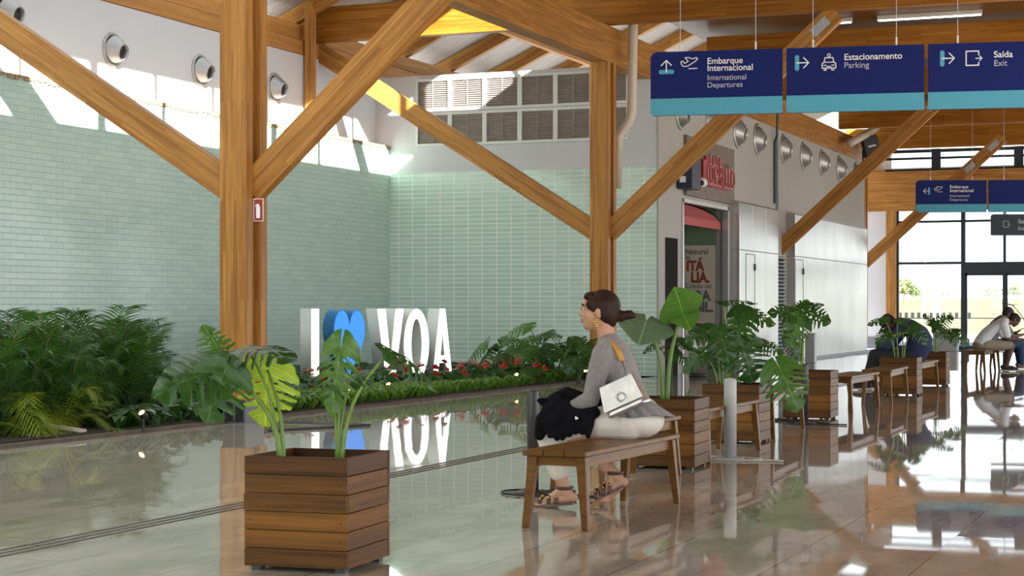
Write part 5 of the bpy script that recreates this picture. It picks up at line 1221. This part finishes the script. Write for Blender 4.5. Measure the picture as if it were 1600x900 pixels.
# --- other people
def sitter(label, loc, rz, sc, J, shirt, trous, shoe, skin, sleeves, legs, cap=None, hairm=HAIR, voxel=.010):
    r = empty('person', loc, rz, label, 'person', None, sc); b = MB()
    trunk(b, J['spine']); mt = Matrix.Rotation(J.get('yaw', 0), 3, 'Z') @ Matrix.Rotation(J['pitch'], 3, 'X'); hc = Vector(J['head']); head(b, hc, mt)
    y, z = J['spine'][-1][:2]; b.limb((V3(0, y, z), .06), (hc - mt @ V3(0, .02, .06), .052))
    for S_, E_, Wr, hd in J['arms']: S_, E_, Wr = Vector(S_), Vector(E_), Vector(Wr); b.limb((S_, .055), (E_, .042), (Wr, .029)); hand(b, Wr, hd, V3(0, -.2, -1), 1.0, .6)
    for H_, K_, A_, T_ in J['legs']: b.limb((H_, .095), (K_, .062), (Vector(K_).lerp(Vector(A_), .3), .058), (A_, .038)); foot(b, A_, T_)
    blob(b, 'body', skin, r, voxel * .7, 3); face_bits(r, hc, mt)
    s_ = MB(); trunk(s_, J['spine'], .014)
    for S_, E_, Wr, hd in J['arms']:
        S_, E_, Wr = Vector(S_), Vector(E_), Vector(Wr); s_.limb((V3(S_.x * .4, S_.y, S_.z + .03), .055), (S_, .078)); s_.limb((S_, .078), (S_.lerp(E_, min(1, sleeves)), .066))
        if sleeves > 1: s_.limb((E_, .062), (E_.lerp(Wr, .9), .046))
    blob(s_, 'shirt', shirt, r, voxel, 4)
    t = MB(); y, z = J['spine'][0][:2]; t.ell((0, y, z - .01), (.19, .15, .11), 16, 10)
    for H_, K_, A_, T_ in J['legs']:
        H_, K_, A_ = Vector(H_), Vector(K_), Vector(A_); t.limb((H_, .108), (H_.lerp(K_, .9), .085))
        if legs > 1: t.limb((H_.lerp(K_, .9), .085), (K_, .078), (K_.lerp(A_, .92), .062))
    blob(t, 'trousers' if legs > 1 else 'shorts', trous, r, voxel, 4)
    for H_, K_, A_, T_ in J['legs']:
        A_, T_ = Vector(A_), Vector(T_); d = T_ - A_; d.z = 0; d.normalize(); sh = MB(); hl = A_ - d * .05; hl.z = T_.z + .02
        sh.limb((hl + V3(0, 0, .02), .042), (T_ - d * .06 + V3(0, 0, .018), .046), (T_ + V3(0, 0, .008), .032)); sh.limb((A_ + V3(0, 0, -.02), .048), (T_ - d * .08 + V3(0, 0, .02), .04))
        so2 = empty('shoe', (0, 0, 0)); so2.parent = r; blob(sh, 'upper', shoe, so2, .01, 2)
        sd = d.cross(V3(0, 0, 1)); zb = T_.z - .026; a_, c_ = hl - d * .045, T_ + d * .035
        MB().hexa([(*(a_ - sd * .04).xy, zb), (*(c_ - sd * .04).xy, zb), (*(c_ + sd * .04).xy, zb), (*(a_ + sd * .04).xy, zb)], [(*(a_ - sd * .045).xy, zb + .024), (*(c_ - sd * .04).xy, zb + .024), (*(c_ + sd * .04).xy, zb + .024), (*(a_ + sd * .045).xy, zb + .024)]).build('sole', 'cream', so2, bevel=.008)
    h = MB(); h.ell(hc + mt @ V3(0, -.022, .030), (.080, .097, .088), 16, 12, mt); h.ell(hc + mt @ V3(0, -.05, -.01), (.072, .06, .06), 14, 10, mt); h.ell(hc + mt @ V3(0, .035, .075), (.055, .045, .028), 14, 10, mt)
    blob(h, 'hair', hairm, r, .008, 2)
    if cap:
        c = MB(); c.ell(hc + mt @ V3(0, -.015, .052), (.088, .105, .078), 16, 12, mt); blob(c, 'cap', cap, r, .008, 2)
        v = MB(); v.add([hc + mt @ V3(x, yy, .048 + zz) for x, yy, zz in ((-.07, .06, 0), (.07, .06, 0), (.05, .17, -.01), (0, .19, -.012), (-.05, .17, -.01), (-.07, .06, .008), (.07, .06, .008), (.05, .17, 0), (0, .19, -.002), (-.05, .17, 0))], [(4, 3, 2, 1, 0), (5, 6, 7, 8, 9)] + [(i, (i + 1) % 5, 5 + (i + 1) % 5, 5 + i) for i in range(5)]); v.build('cap_brim', cap, r)
    return r
navy = plain('navy cloth', (.018, .026, .085), .85, var=.15, scale=20); darkt = plain('dark trousers', (.018, .020, .022), .85)
J1 = dict(spine=[(-.02, .47, .18, .15), (-.07, .58, .185, .16), (-.08, .70, .195, .165), (-.02, .82, .205, .15), (.09, .90, .185, .12), (.18, .915, .10, .08)], head=(.0, .33, .90), pitch=R(-58),
          arms=[((-.21, .12, .85), (-.22, .33, .60), (-.08, .46, .60), (.9, .1, -.35)), ((.21, .12, .85), (.22, .33, .60), (.08, .46, .60), (-.9, .1, -.35))],
          legs=[((-.10, .03, .46), (-.15, .50, .48), (-.16, .62, .085), (-.17, .80, .035)), ((.10, .03, .46), (.14, .52, .47), (.14, .56, .085), (.15, .73, .035))])
p = cw(6.22, 27.75, 0); p.z = 0
sitter('man in a navy top bent forward on a bench, head down, facing left', p, R(92), 1.15, J1, navy, darkt, plain('black shoe', (.015, .015, .017), .5), SK2, 1.5, 1.5, cap=plain('dark cap', (.02, .018, .02), .8))
wht = plain('white t-shirt', (.74, .77, .82), .8, var=.03); khk = plain('khaki shorts', (.30, .265, .20), .85); gry = plain('grey t-shirt', (.18, .18, .19), .85); jean = plain('blue jeans', (.03, .07, .14), .85)
J2 = dict(spine=[(-.02, .47, .175, .13), (.02, .58, .165, .125), (.12, .70, .175, .12), (.24, .80, .185, .115), (.34, .86, .15, .095), (.39, .88, .08, .07)], head=(.0, .56, .90), pitch=R(-40),
          arms=[((-.19, .33, .82), (-.19, .42, .58), (-.08, .68, .555), (.3, .9, 0)), ((.19, .33, .82), (.20, .40, .58), (.08, .70, .56), (-.3, .9, 0))],
          legs=[((-.10, .03, .46), (-.14, .50, .46), (-.14, .44, .085), (-.15, .62, .035)), ((.10, .03, .46), (.13, .47, .46), (.12, .38, .085), (.13, .56, .035))])
sitter('man in a white t-shirt and khaki shorts leaning forward on a far bench', cw(9.45, 36.0, 0), TH - R(90), 1.15, J2, wht, khk, plain('dark sneaker', (.02, .02, .024), .6), SK2, .75, .9)
J3 = dict(spine=[(-.02, .47, .17, .13), (-.02, .58, .165, .125), (.02, .70, .175, .12), (.09, .82, .185, .11), (.15, .89, .14, .09), (.18, .92, .08, .07)], head=(.0, .29, 1.0), pitch=R(-35),
          arms=[((-.19, .15, .85), (-.21, .28, .62), (-.10, .48, .66), (.2, .7, .6)), ((.19, .15, .85), (.21, .30, .60), (.10, .52, .62), (-.2, .8, .4))],
          legs=[((-.10, .03, .46), (-.12, .50, .46), (-.12, .55, .085), (-.12, .72, .035)), ((.10, .03, .46), (.13, .48, .46), (.13, .50, .085), (.13, .67, .035))])
sitter('man in a grey t-shirt, jeans and dark cap sitting behind the man in white', cw(10.02, 37.4, 0), TH - R(88), 1.15, J3, gry, jean, plain('tan shoe', (.25, .2, .14), .6), SK2, .75, 1.5, cap=plain('black cap', (.02, .02, .024), .7))
# hooks between hanging things: nothing further
